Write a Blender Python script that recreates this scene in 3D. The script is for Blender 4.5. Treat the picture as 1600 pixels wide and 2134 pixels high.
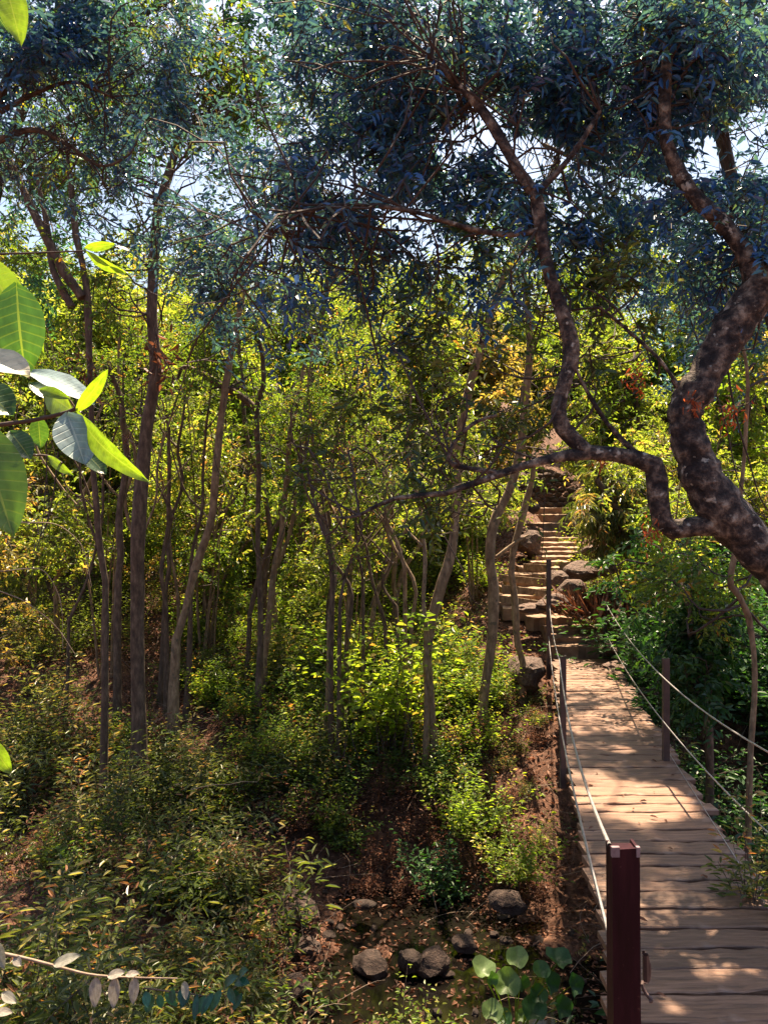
import bpy, math, random
import numpy as np
random.seed(5)
rng = np.random.default_rng(11)
for o in list(bpy.data.objects):
    bpy.data.objects.remove(o)
sc = bpy.context.scene
R = math.radians

# ------------------------------------------------------------------ camera, world, sun
cam_d = bpy.data.cameras.new("camera")
cam = bpy.data.objects.new("camera", cam_d)
sc.collection.objects.link(cam)
cam.location = (0, 0, 0)
cam.rotation_euler = (R(90), 0, 0)
cam_d.sensor_fit = 'HORIZONTAL'
cam_d.sensor_width = 36
cam_d.lens = 36.0
cam_d.clip_end = 500
cam_d.clip_start = 0.05
sc.camera = cam

SUN_EL, SUN_AZ = 67.0, 10.0          # azimuth measured from +Y towards +X
w = bpy.data.worlds.new("World")
sc.world = w
w.use_nodes = True
nt = w.node_tree
nt.nodes.clear()
sky = nt.nodes.new("ShaderNodeTexSky")
sky.sky_type = 'NISHITA'
sky.sun_disc = False
sky.sun_elevation = R(SUN_EL)
sky.sun_rotation = R(SUN_AZ)
sky.air_density = 1.2
sky.dust_density = 3.5
sky.ozone_density = 2.0
bg = nt.nodes.new("ShaderNodeBackground")
bg.inputs[1].default_value = 0.05
wo = nt.nodes.new("ShaderNodeOutputWorld")
nt.links.new(sky.outputs[0], bg.inputs[0])
nt.links.new(bg.outputs[0], wo.inputs[0])
sun_d = bpy.data.lights.new("sun", 'SUN')
sun_d.energy = 5.0
sun_d.angle = R(0.53)
sun_d.color = (1.0, 0.81, 0.56)
sun = bpy.data.objects.new("sun", sun_d)
sc.collection.objects.link(sun)
SD = np.array([math.sin(R(SUN_AZ)) * math.cos(R(SUN_EL)), math.cos(R(SUN_AZ)) * math.cos(R(SUN_EL)), math.sin(R(SUN_EL))])
from mathutils import Vector
sun.rotation_euler = Vector((-SD[0], -SD[1], -SD[2])).to_track_quat('-Z', 'Y').to_euler()
sc.view_settings.view_transform = 'Standard'
sc.view_settings.look = 'None'
sc.view_settings.exposure = 2.25
sc.view_settings.gamma = 1.0
sc.render.engine = 'CYCLES'
cy = sc.cycles
cy.max_bounces = 7
cy.diffuse_bounces = 4
cy.glossy_bounces = 2
cy.transmission_bounces = 5
cy.transparent_max_bounces = 4
cy.volume_bounces = 0
cy.sample_clamp_indirect = 4.0
cy.use_denoising = True
cy.denoising_input_passes = 'RGB_ALBEDO_NORMAL'

# ------------------------------------------------------------------ helpers
COL = sc.collection


def link(o):
    COL.objects.link(o)
    return o


def props(o, label=None, cat=None, group=None, kind=None):
    if label:
        o['label'] = label
    if cat:
        o['category'] = cat
    if group:
        o['group'] = group
    if kind:
        o['kind'] = kind
    return o


def empty(name, loc=(0, 0, 0), label=None, cat=None, group=None):
    o = bpy.data.objects.new(name, None)
    o.location = loc
    o.empty_display_size = 0.1
    link(o)
    return props(o, label, cat, group)


class Geo:
    """collects vertices, tris/quads, a material index and a random value per vertex"""
    def __init__(s):
        s.v, s.f3, s.f4, s.m3, s.m4, s.r, s.n = [], [], [], [], [], [], 0

    def add(s, v, f, mat=0, r=None):
        v = np.asarray(v, dtype=np.float32).reshape(-1, 3)
        f = np.asarray(f, dtype=np.int64)
        if len(v) == 0 or len(f) == 0:
            return s
        s.v.append(v)
        if f.shape[1] == 3:
            s.f3.append(f + s.n)
            s.m3.append(np.full(len(f), mat))
        else:
            s.f4.append(f + s.n)
            s.m4.append(np.full(len(f), mat))
        s.r.append(np.full(len(v), 0.5) if r is None else np.asarray(r, dtype=np.float32).ravel())
        s.n += len(v)
        return s

    def mesh(s, name, mats, smooth=False, origin=(0, 0, 0)):
        me = bpy.data.meshes.new(name)
        v = np.concatenate(s.v) - np.array(origin, dtype=np.float32)
        me.vertices.add(len(v))
        me.vertices.foreach_set('co', v.astype(np.float32).ravel())
        f3 = np.concatenate(s.f3) if s.f3 else np.zeros((0, 3), int)
        f4 = np.concatenate(s.f4) if s.f4 else np.zeros((0, 4), int)
        idx = np.concatenate([f3.ravel(), f4.ravel()]).astype(np.int32)
        me.loops.add(len(idx))
        me.loops.foreach_set('vertex_index', idx)
        npol = len(f3) + len(f4)
        me.polygons.add(npol)
        st = np.concatenate([np.arange(len(f3)) * 3, len(f3) * 3 + np.arange(len(f4)) * 4]).astype(np.int32)
        me.polygons.foreach_set('loop_start', st)
        mi = np.concatenate([np.concatenate(s.m3) if s.m3 else np.zeros(0), np.concatenate(s.m4) if s.m4 else np.zeros(0)]).astype(np.int32)
        for m in mats:
            me.materials.append(m)
        me.polygons.foreach_set('material_index', mi)
        me.polygons.foreach_set('use_smooth', np.full(npol, smooth))
        a = me.attributes.new('rnd', 'FLOAT', 'POINT')
        a.data.foreach_set('value', np.concatenate(s.r).astype(np.float32))
        me.update(calc_edges=True)
        return me

    def obj(s, name, mats, parent=None, smooth=False, origin=(0, 0, 0)):
        if not isinstance(mats, (list, tuple)):
            mats = [mats]
        o = bpy.data.objects.new(name, s.mesh(name, mats, smooth, origin))
        link(o)
        if parent:
            o.parent = parent
        else:
            o.location = origin
        return o


F_ = 1600.0


def P(px, py, Y):
    return np.array([(px - 800) / F_ * Y, Y, (1067 - py) / F_ * Y])


def proj(p):
    y = np.maximum(p[..., 1], 0.05)
    return 800 + F_ * p[..., 0] / y, 1067 - F_ * p[..., 2] / y


def nrm(v):
    return v / np.maximum(np.linalg.norm(v, axis=-1, keepdims=True), 1e-9)


def vnoise(x, y, seed=0):
    xi, yi = np.floor(x), np.floor(y)
    fx, fy = x - xi, y - yi
    fx, fy = fx * fx * (3 - 2 * fx), fy * fy * (3 - 2 * fy)

    def h(a, b):
        t = np.sin(a * 127.1 + b * 311.7 + seed * 74.7) * 43758.5453
        return t - np.floor(t)
    return (h(xi, yi) * (1 - fx) + h(xi + 1, yi) * fx) * (1 - fy) + (h(xi, yi + 1) * (1 - fx) + h(xi + 1, yi + 1) * fx) * fy


def fbm(x, y, seed=0, o=4):
    s, a, t = 0, 1, 0
    for i in range(o):
        s = s + a * (vnoise(x, y, seed + i) - .5)
        t += a
        a *= .5
        x, y = x * 2.03, y * 2.03
    return s / t * 2


# bridge deck line
def deck_z(Y):
    return -2.22 - 0.0344 * (Y - 3.34) - 0.05 * np.sin(np.clip((Y - 1.8) / 11.6, 0, 1) * math.pi)


def deck_xl(Y):
    return 1.02 + 0.1925 * (Y - 3.34)


STEPS = [(1147, 1262, 1347), (1147, 1255, 1328), (1140, 1250, 1308), (1102, 1189, 1286), (1053, 1150, 1268), (1040, 1140, 1256),
         (1045, 1140, 1241), (1050, 1145, 1226), (1060, 1145, 1210), (1070, 1150, 1196), (1085, 1165, 1182), (1112, 1185, 1170),
         (1118, 1192, 1159), (1125, 1200, 1149), (1126, 1205, 1140), (1128, 1208, 1130), (1128, 1205, 1120), (1095, 1165, 1108)]


def step_y(k):
    return 13.75 + 0.34 * k


PY = [-60, 0, 1.6, 2.6, 4.0, 5.5, 7.0, 8.0, 10.0, 11.8, 14.0, 18.7, 25, 35, 50, 70, 90, 200]
PZ = [-2.3, -2.3, -2.4, -2.7, -3.4, -4.45, -5.1, -5.3, -4.95, -3.95, -2.95, -1.75, -0.2, 2.6, 7.5, 14, 18, 22]


def ground(x, y):
    x = np.asarray(x, float)
    y = np.asarray(y, float)
    z = np.interp(y + 0.5 * np.sin(x * 0.45) * np.clip(y / 8, 0, 1), PY, PZ)
    left = 1 / (1 + np.exp((x + 2.0) * 1.4))
    dip = np.exp(-((y - 8.8) / 2.6) ** 2)
    z = z + 1.0 * left * dip
    right = 1 / (1 + np.exp(-(x - 4.6) * 2.0))
    z = z + 1.1 * right * np.exp(-((y - 12.5) / 3.0) ** 2)
    # rise carrying the stairs
    sz = np.interp(y, [12.2, 13.4, 13.9, 19.5, 24, 30], [-4.0, -2.95, -2.62, -0.72, 0.25, 1.4])
    cx = np.interp(y, [13, 15, 17, 20, 25], [3.3, 2.7, 2.9, 3.6, 4.0])
    wgt = np.exp(-(np.abs(x - cx) / 1.25) ** 4) * np.interp(y, [12.2, 13.6, 24, 30], [0, 1, 1, 0])
    z = z * (1 - wgt) + sz * wgt
    z = z + (0.32 * fbm(x * 0.8, y * 0.8, 3) + 0.12 * fbm(x * 3, y * 3, 9, 3)) * (1 - 0.8 * wgt)
    return z


# ------------------------------------------------------------------ materials
def new_mat(name):
    m = bpy.data.materials.new(name)
    m.use_nodes = True
    n = m.node_tree.nodes
    n.clear()
    out = n.new('ShaderNodeOutputMaterial')
    return m, n, m.node_tree.links, out


def ramp(n, l, src, cols):
    cr = n.new('ShaderNodeValToRGB')
    e = cr.color_ramp.elements
    for i, (p, c) in enumerate(cols):
        el = e[i] if i < 2 else e.new(p)
        el.position = p
        el.color = (*c, 1)
    l.new(src, cr.inputs[0])
    return cr


def leaf_mat(name, cols, tmul=(2.6, 2.2, 0.9), tw=0.45, rough=0.42, spec=0.5, vein=False):
    m, n, l, out = new_mat(name)
    at = n.new('ShaderNodeAttribute')
    at.attribute_name = 'rnd'
    cr = ramp(n, l, at.outputs['Fac'], cols)
    src = cr.outputs[0]
    p = n.new('ShaderNodeBsdfPrincipled')
    p.inputs['Roughness'].default_value = rough
    p.inputs['Specular IOR Level'].default_value = spec
    if vein:
        tc = n.new('ShaderNodeTexCoord')
        no = n.new('ShaderNodeTexNoise')
        no.inputs['Scale'].default_value = 60
        l.new(tc.outputs['Object'], no.inputs['Vector'])
        mx = n.new('ShaderNodeMix')
        mx.data_type = 'RGBA'
        mx.blend_type = 'MULTIPLY'
        mx.inputs[0].default_value = 0.5
        l.new(src, mx.inputs[6])
        c2 = ramp(n, l, no.outputs['Fac'], [(0.3, (.6, .6, .6)), (0.7, (1.2, 1.2, 1.2))])
        l.new(c2.outputs[0], mx.inputs[7])
        src = mx.outputs[2]
        bp = n.new('ShaderNodeBump')
        bp.inputs['Strength'].default_value = 0.25
        bp.inputs['Distance'].default_value = 0.002
        l.new(no.outputs['Fac'], bp.inputs['Height'])
        l.new(bp.outputs[0], p.inputs['Normal'])
    l.new(src, p.inputs['Base Color'])
    mu = n.new('ShaderNodeMix')
    mu.data_type = 'RGBA'
    mu.blend_type = 'MULTIPLY'
    mu.inputs[0].default_value = 1
    l.new(src, mu.inputs[6])
    mu.inputs[7].default_value = (*tmul, 1)
    t = n.new('ShaderNodeBsdfTranslucent')
    l.new(mu.outputs[2], t.inputs['Color'])
    mix = n.new('ShaderNodeMixShader')
    mix.inputs[0].default_value = tw
    l.new(p.outputs[0], mix.inputs[1])
    l.new(t.outputs[0], mix.inputs[2])
    l.new(mix.outputs[0], out.inputs[0])
    return m


def solid_mat(name, cols, scale=8, rough=0.8, bump=0.4, dist=0.02, stretch=(1, 1, 1), metallic=0, detail=6, spots=None, objrand=0.0, spec=0.4):
    m, n, l, out = new_mat(name)
    tc = n.new('ShaderNodeTexCoord')
    mp = n.new('ShaderNodeMapping')
    mp.inputs['Scale'].default_value = stretch
    l.new(tc.outputs['Object'], mp.inputs[0])
    if objrand:
        oi = n.new('ShaderNodeObjectInfo')
        ml = n.new('ShaderNodeMath')
        ml.operation = 'MULTIPLY'
        ml.inputs[1].default_value = 37.0
        l.new(oi.outputs['Random'], ml.inputs[0])
        l.new(ml.outputs[0], mp.inputs['Location'])
    no = n.new('ShaderNodeTexNoise')
    no.inputs['Scale'].default_value = scale
    no.inputs['Detail'].default_value = detail
    no.inputs['Roughness'].default_value = 0.65
    l.new(mp.outputs[0], no.inputs['Vector'])
    cr = ramp(n, l, no.outputs['Fac'], cols)
    col = cr.outputs[0]
    if spots:
        n2 = n.new('ShaderNodeTexNoise')
        n2.inputs['Scale'].default_value = spots[0]
        n2.inputs['Detail'].default_value = 5
        l.new(tc.outputs['Object'], n2.inputs['Vector'])
        c2 = ramp(n, l, n2.outputs['Fac'], [(spots[1], (0, 0, 0)), (spots[1] + 0.06, (1, 1, 1))])
        mx = n.new('ShaderNodeMix')
        mx.data_type = 'RGBA'
        l.new(c2.outputs[0], mx.inputs[0])
        l.new(col, mx.inputs[6])
        mx.inputs[7].default_value = (*spots[2], 1)
        col = mx.outputs[2]
    if objrand:
        hs = n.new('ShaderNodeHueSaturation')
        mr = n.new('ShaderNodeMapRange')
        mr.inputs['To Min'].default_value = 1 - objrand
        mr.inputs['To Max'].default_value = 1 + objrand
        l.new(oi.outputs['Random'], mr.inputs[0])
        l.new(mr.outputs[0], hs.inputs['Value'])
        l.new(col, hs.inputs['Color'])
        col = hs.outputs[0]
    p = n.new('ShaderNodeBsdfPrincipled')
    p.inputs['Roughness'].default_value = rough
    p.inputs['Metallic'].default_value = metallic
    p.inputs['Specular IOR Level'].default_value = spec
    l.new(col, p.inputs['Base Color'])
    bp = n.new('ShaderNodeBump')
    bp.inputs['Strength'].default_value = bump
    bp.inputs['Distance'].default_value = dist
    l.new(no.outputs['Fac'], bp.inputs['Height'])
    l.new(bp.outputs[0], p.inputs['Normal'])
    l.new(p.outputs[0], out.inputs[0])
    return m


G = lambda *a: a
M_near = leaf_mat('glare_blue_leaf', [(0, (.012, .065, .26)), (.5, (.025, .11, .34)), (.75, (.035, .14, .18)), (1, (.12, .17, .03))], (4.0, 2.2, .5), 0.25, 0.30, 0.9)  # blue sky glare over the upper canopy is put into this leaf colour
M_olive = leaf_mat('dark_olive_leaf', [(0, (.018, .040, .022)), (.6, (.045, .075, .022)), (.9, (.10, .12, .03)), (1, (.16, .08, .04))], (2.8, 2.4, .7), 0.38, .35, .6)
M_teal_tree = leaf_mat('blue_green_leaf', [(0, (.018, .065, .075)), (.5, (.035, .11, .09)), (.8, (.07, .14, .05)), (1, (.14, .15, .03))], (2.4, 2.6, .7), 0.4, .35, .6)
M_mid = leaf_mat('mid_green_leaf', [(0, (.03, .065, .02)), (.4, (.05, .10, .022)), (.80, (.11, .15, .025)), (.9, (.20, .13, .05)), (1, (.22, .09, .04))], (3.2, 2.8, .8), 0.5)
M_far = leaf_mat('sunny_leaf', [(0, (.035, .06, .018)), (.45, (.085, .115, .025)), (.70, (.14, .17, .03)), (.88, (.24, .18, .08)), (1, (.26, .12, .06))], (2.9, 2.9, 1.0), 0.55)
M_gold = leaf_mat('golden_brown_leaf', [(0, (.06, .07, .025)), (.4, (.12, .125, .035)), (.7, (.20, .16, .06)), (1, (.20, .10, .05))], (2.6, 2.2, .9), 0.5)
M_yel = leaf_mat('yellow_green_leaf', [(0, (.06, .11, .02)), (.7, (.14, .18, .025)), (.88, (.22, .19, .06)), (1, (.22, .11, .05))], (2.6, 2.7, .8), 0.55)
M_und = leaf_mat('lance_leaf', [(0, (.022, .040, .014)), (.4, (.055, .080, .024)), (.62, (.10, .12, .04)), (.78, (.26, .22, .12)), (.88, (.26, .13, .07)), (1, (.15, .05, .03))], (2.6, 2.4, .8), 0.4, .38, .6)
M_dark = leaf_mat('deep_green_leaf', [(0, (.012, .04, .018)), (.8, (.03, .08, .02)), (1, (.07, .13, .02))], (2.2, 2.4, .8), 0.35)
M_dry = leaf_mat('dry_leaf', [(0, (.06, .025, .014)), (.5, (.13, .055, .03)), (1, (.26, .13, .08))], (1.6, 1.2, .9), 0.3, .6, .4)
M_orange = leaf_mat('withered_orange_leaf', [(0, (.30, .07, .03)), (1, (.42, .16, .07))], (2.0, 1.3, .8), 0.45, .6, .3)
M_pale = leaf_mat('pale_grey_leaf', [(0, (.16, .17, .13)), (1, (.30, .26, .22))], (1.4, 1.4, 1.0), 0.3, .5, .4, vein=True)
M_big = leaf_mat('big_glossy_leaf', [(0, (.03, .085, .04)), (.5, (.06, .13, .03)), (1, (.14, .22, .02))], (2.4, 2.4, .5), 0.45, .33, .6, vein=True)
M_twig = solid_mat('twig_bark', [(0.3, (.03, .02, .018)), (0.7, (.08, .052, .045))], 20, 0.85, 0.2)
M_drytwig = solid_mat('dry_twig', [(0.3, (.14, .10, .07)), (0.7, (.30, .22, .17))], 20, 0.85, 0.2)
M_bark = solid_mat('brown_bark', [(0.3, (.035, .022, .016)), (0.5, (.09, .058, .040)), (0.7, (.19, .13, .09))], 18, 0.85, 0.6, .015, (1, 1, .35))
M_bark2 = solid_mat('tan_bark', [(0.3, (.08, .05, .03)), (0.5, (.19, .125, .075)), (0.7, (.33, .235, .15))], 16, 0.85, 0.5, .012, (1, 1, .4), spots=(9, .60, (.10, .08, .05)))
M_barkbig = solid_mat('lichen_bark', [(0.38, (.012, .009, .011)), (0.48, (.045, .032, .030)), (0.57, (.14, .10, .08)), (0.70, (.36, .29, .23))], 12, 0.85, 1.0, .06, (1, 1, 1), spots=(14, .63, (.42, .38, .33)))
M_soil = solid_mat('litter_soil', [(0.3, (.022, .009, .005)), (0.5, (.075, .032, .018)), (0.65, (.15, .07, .042)), (0.8, (.27, .155, .10))], 9, 0.95, 1.0, .06, detail=10)
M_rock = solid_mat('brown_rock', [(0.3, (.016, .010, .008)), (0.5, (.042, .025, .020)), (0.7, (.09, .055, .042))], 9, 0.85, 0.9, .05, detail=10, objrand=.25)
M_step = solid_mat('earthy_stone', [(0.3, (.12, .068, .042)), (0.5, (.22, .135, .088)), (0.75, (.32, .215, .15))], 5, 0.85, 0.7, .03, detail=10, objrand=.12)
M_wood = solid_mat('weathered_plank', [(0.28, (.035, .014, .008)), (0.45, (.12, .058, .034)), (0.62, (.20, .105, .064)), (0.8, (.31, .185, .12))], 3.2, 0.50, 0.8, .010, (1.0, 13, 13), detail=10, objrand=.22, spec=.5, spots=(3.0, .60, (.20, .12, .09)))
M_beam = solid_mat('dark_beam', [(0.3, (.03, .018, .014)), (0.7, (.09, .055, .04))], 6, 0.8, 0.4, .01, (8, 1, 8))
M_maroon = solid_mat('maroon_painted_metal', [(0.3, (.009, .002, .004)), (0.5, (.018, .0035, .008)), (0.7, (.034, .008, .013))], 16, 0.42, 0.5, .004, (1, 1, .15), spots=(42, .66, (.07, .03, .025)), spec=.12)
M_post = solid_mat('brown_steel_post', [(0.3, (.03, .02, .022)), (0.7, (.09, .055, .05))], 10, 0.5, 0.2, .003)
M_lip = solid_mat('worn_steel_lip', [(0.3, (.10, .06, .07)), (0.7, (.26, .20, .22))], 30, 0.5, 0.3, .002)
M_cable = solid_mat('steel_cable', [(0.3, (.28, .26, .27)), (0.7, (.55, .52, .52))], 60, 0.35, 0.4, .003, metallic=.6)
m, n, l, out = new_mat('dark_water')
p = n.new('ShaderNodeBsdfPrincipled')
p.inputs['Base Color'].default_value = (.006, .005, .004, 1)
p.inputs['Specular IOR Level'].default_value = .25
p.inputs['Roughness'].default_value = .06
nz = n.new('ShaderNodeTexNoise')
nz.inputs['Scale'].default_value = 5
bp = n.new('ShaderNodeBump')
bp.inputs['Strength'].default_value = .12
bp.inputs['Distance'].default_value = .02
l.new(nz.outputs['Fac'], bp.inputs['Height'])
l.new(bp.outputs[0], p.inputs['Normal'])
l.new(p.outputs[0], out.inputs[0])
M_water = m

# ------------------------------------------------------------------ setting: terrain, stream
def axis(segs):
    a = [np.arange(s, e, d) for s, e, d in segs]
    return np.unique(np.concatenate(a + [[segs[-1][1]]]).round(4))


gx = axis([(-120, -30, 6), (-30, -12, 1.0), (-12, -6, .3), (-6, 7, .12), (7, 14, .35), (14, 30, 1.0), (30, 120, 6)])
gy = axis([(-60, -4, 6), (-4, 3, .4), (3, 6, .2), (6, 16, .10), (16, 26, .22), (26, 45, .6), (45, 90, 2), (90, 200, 8)])
X, Y = np.meshgrid(gx, gy)
Z = ground(X, Y)
nx_, ny_ = len(gx), len(gy)
ii = np.arange(nx_ * ny_).reshape(ny_, nx_)
q = np.stack([ii[:-1, :-1], ii[:-1, 1:], ii[1:, 1:], ii[1:, :-1]], -1).reshape(-1, 4)
g = Geo().add(np.stack([X, Y, Z], -1), q).obj('ground', M_soil, smooth=True)
props(g, kind='structure')
wv = np.array([[-9, 6.0, -4.99], [9, 6.0, -4.99], [9, 11, -4.99], [-9, 11, -4.99]])
props(Geo().add(wv, [[0, 1, 2, 3]]).obj('stream_water', M_water), kind='structure')

# ------------------------------------------------------------------ batched geometry
def tubes(g, Pn, Rn, sides=5, mat=0, r=None, cap=True):
    """Pn (N,M,3) points, Rn (N,M) radii"""
    Pn = np.asarray(Pn, float)
    Rn = np.asarray(Rn, float)
    N, Mm = Pn.shape[:2]
    T = np.zeros_like(Pn)
    T[:, 1:-1] = Pn[:, 2:] - Pn[:, :-2]
    T[:, 0] = Pn[:, 1] - Pn[:, 0]
    T[:, -1] = Pn[:, -1] - Pn[:, -2]
    T = nrm(T)
    ref = np.where(np.abs(nrm(Pn[:, -1:] - Pn[:, :1])[..., 2:3]) > .8, np.array([1., 0, 0]), np.array([0, 0, 1.]))
    A = nrm(np.cross(T, np.broadcast_to(ref, T.shape)))
    B = np.cross(T, A)
    th = np.arange(sides) / sides * 2 * math.pi
    ring = Pn[:, :, None] + (A[:, :, None] * np.cos(th)[:, None] + B[:, :, None] * np.sin(th)[:, None]) * Rn[:, :, None, None]
    idx = np.arange(N * Mm * sides).reshape(N, Mm, sides)
    a = idx[:, :-1]
    b = idx[:, 1:]
    f = np.stack([a, np.roll(a, -1, 2), np.roll(b, -1, 2), b], -1).reshape(-1, 4)
    g.add(ring.reshape(-1, 3), f, mat, None if r is None else np.repeat(r, Mm * sides))
    return ring


def curve_pts(pts, n=24, wig=0.0, seed=0):
    """Catmull-Rom resample of pts (k, d)"""
    pts = np.asarray(pts, float)
    if len(pts) == 2:
        pts = np.array([pts[0], (pts[0] + pts[1]) / 2, pts[1]])
    k = len(pts)
    Pp = np.vstack([2 * pts[0] - pts[1], pts, 2 * pts[-1] - pts[-2]])
    t = np.linspace(0, k - 1 - 1e-6, n)
    i = t.astype(int)
    u = (t - i)[:, None]
    p0, p1, p2, p3 = Pp[i], Pp[i + 1], Pp[i + 2], Pp[i + 3]
    o = .5 * ((2 * p1) + (-p0 + p2) * u + (2 * p0 - 5 * p1 + 4 * p2 - p3) * u ** 2 + (-p0 + 3 * p1 - 3 * p2 + p3) * u ** 3)
    if wig:
        rg = np.random.default_rng(seed)
        nn = rg.normal(size=(max(4, n // 4), 3))
        xs = np.linspace(0, 1, len(nn))
        for d in range(3):
            o[:, d] += wig * np.interp(np.linspace(0, 1, n), xs, nn[:, d])
    return o


def px_curve(pl, Y, n=28, slant=0.0, knob=.06, seed=1):
    """pl: list of (px, py, width_px[, Y]) -> points, radii in metres"""
    a = []
    for i, e in enumerate(pl):
        y = e[3] if len(e) > 3 else Y + slant * i
        p_ = P(e[0], e[1], y)
        a.append([*p_, e[2] / 2 / F_ * y])
    c = curve_pts(a, n)
    rg = np.random.default_rng(seed)
    k = 1 + knob * np.interp(np.arange(n), np.arange(0, n, 2), rg.normal(size=len(np.arange(0, n, 2))))
    return c[:, :3], np.maximum(c[:, 3] * k, 0.002)


def trunk_mesh(pts, rad, sides=12, rough=.10, seed=0):
    g = Geo()
    N = len(pts)
    T = np.gradient(pts, axis=0)
    T = nrm(T)
    A = np.cross(T, [0.03, -1.0, 0.02])
    A = nrm(A)
    B = np.cross(T, A)
    th = np.arange(sides) / sides * 2 * math.pi
    rg = np.random.default_rng(seed)
    lob = 1 + rough * rg.normal(size=(N, sides))
    lob = (lob + np.roll(lob, 1, 0) + np.roll(lob, 1, 1)) / 3
    ring = pts[:, None] + (A[:, None] * np.cos(th)[None, :, None] + B[:, None] * np.sin(th)[None, :, None]) * (rad[:, None] * lob)[..., None]
    idx = np.arange(N * sides).reshape(N, sides)
    a, b = idx[:-1], idx[1:]
    f = np.stack([a, np.roll(a, -1, 1), np.roll(b, -1, 1), b], -1).reshape(-1, 4)
    g.add(ring.reshape(-1, 3), f)
    for c, rr in ((0, 0), (N - 1, 1)):
        g.add(np.vstack([ring[c], pts[c] + T[c] * rad[c] * (.3 if rr else -.3)]), [[i, (i + 1) % sides, sides] for i in range(sides)])
    return g


# lit openings in the canopy: the sun reaches these places through gaps between the leaves
SUNGAPS = [(P(1330, 1650, 6.35), .40), (P(1240, 1600, 7.0), .16), (P(1480, 2040, 3.75), .10), (P(1250, 1480, 9.2), .12),
           (P(1150, 1190, 16.5), .9), (P(1165, 1300, 14.2), .5), (P(1000, 1670, 10.4), .3), (P(1050, 1740, 9.9), .25),
           (P(800, 1320, 12.5), .9), (P(620, 1765, 10.6), .28), (P(970, 1965, 9.0), .12), (P(1030, 2020, 6.4), .13), (P(1420, 1900, 4.2), .07), (P(1510, 1860, 4.3), .08), (P(1400, 2090, 3.5), .07), (P(1560, 2000, 3.8), .08), (P(1300, 1560, 7.8), .12), (P(1220, 1400, 11.5), .2),
           (P(860, 2110, 6.6), .25), (P(400, 1250, 15.), .8), (P(80, 1120, 14.), .8), (P(1130, 1540, 11.5), .3),
           (P(640, 1380, 12.5), .5), (P(300, 1480, 11.0), .35), (P(130, 1700, 8.5), .3), (P(420, 1850, 8.3), .22),
           (P(200, 2060, 6.5), .2), (P(560, 1950, 8.2), .15), (P(1440, 1180, 5.0), .12), (P(130, 900, 1.1), .2)]
SKYGAPS = [(388, 365, 48, 42, .92), (250, 440, 40, 18, .7), (560, 420, 90, 30, .0), (1110, 325, 85, 50, .95), (1010, 260, 50, 55, .88), (940, 300, 40, 45, .8),
           (700, 385, 40, 30, .9), (850, 455, 70, 35, .85), (1520, 320, 100, 50, .85), (1580, 260, 60, 40, .85), (90, 180, 60, 40, .4), (1250, 360, 50, 30, .6), (900, 500, 50, 30, .6), (1180, 440, 40, 40, .6),
           (430, 150, 40, 40, .2), (100, 470, 60, 16, .6), (730, 330, 60, 40, .5), (1320, 390, 60, 30, .6)]


SU = nrm(np.cross(SD, [0, 0, 1.]))
SV = np.cross(SU, SD)


def keep_mask(p, sky=1.0, sung=1.0, lace=1.0):
    """p (N,3) leaf positions"""
    k = np.ones(len(p), bool)
    rnd = rng.random(len(p))
    if sky:
        x, y = proj(p)
        for cx, cy_, rx, ry, pr in SKYGAPS:
            d = ((x - cx) / rx) ** 2 + ((y - cy_) / ry) ** 2 + .5 * (vnoise(x / 18, y / 18, 5) - .5)
            k &= ~((d < 1) & (rnd < pr * sky))
    if sung:
        for c, r_ in SUNGAPS:
            v = p - c
            t = v @ SD
            d = np.linalg.norm(v - t[:, None] * SD, axis=1)
            k &= ~((t > .5) & (d < r_ * (1 + .02 * t)) & (rnd < sung))
        # the crown is lacy: shafts of light fall between its leaf clumps
        q = p - (p @ SD)[:, None] * SD
        u, v = q @ SU, q @ SV
        n1 = fbm(u * 2.6 + 40, v * 2.6 + 11, 17, 3)
        n2 = fbm(u * .7 + 9, v * .7 + 3, 23, 2)
        k &= ~((n1 + .7 * n2 > .02) & (rnd < .92 * sung * lace))
    return k


def leaves(g, base, d, nor, L, W, mat=0, quad=True, bend=0.15, fold=0.25, r=None, keep=None):
    """vectorised leaves: base (N,3), direction, normal, length (N), width (N)"""
    if keep is not None:
        base, d, nor, L, W = base[keep], d[keep], nor[keep], L[keep], W[keep]
        if r is not None:
            r = r[keep]
    N = len(base)
    if N == 0:
        return
    d = nrm(d)
    s = nrm(np.cross(d, nor))
    u = np.cross(s, d)
    L = L[:, None]
    W = W[:, None]
    if r is None:
        r = rng.random(N)
    tip = base + d * L - u * L * bend
    if quad:
        a = d * L * .30 + u * (W * fold)
        b = d * L * .66 + u * (W * fold * .8) - u * L * bend * .4
        V = np.stack([base, base + a - s * W * .46, base + b - s * W * .40, tip, base + b + s * W * .40, base + a + s * W * .46], 1)
        k = np.arange(N)[:, None] * 6
        f = np.concatenate([k + np.array([[0, 1, 2, 3]]), k + np.array([[0, 3, 4, 5]])])
        g.add(V.reshape(-1, 3), f, mat, np.repeat(r, 6))
    else:
        a = d * L * .42 + u * (W * fold)
        V = np.stack([base, base + a - s * W * .5, tip, base + a + s * W * .5], 1)
        k = np.arange(N)[:, None] * 4
        f = np.concatenate([k + np.array([[0, 1, 2]]), k + np.array([[0, 2, 3]])])
        g.add(V.reshape(-1, 3), f, mat, np.repeat(r, 4))


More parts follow.
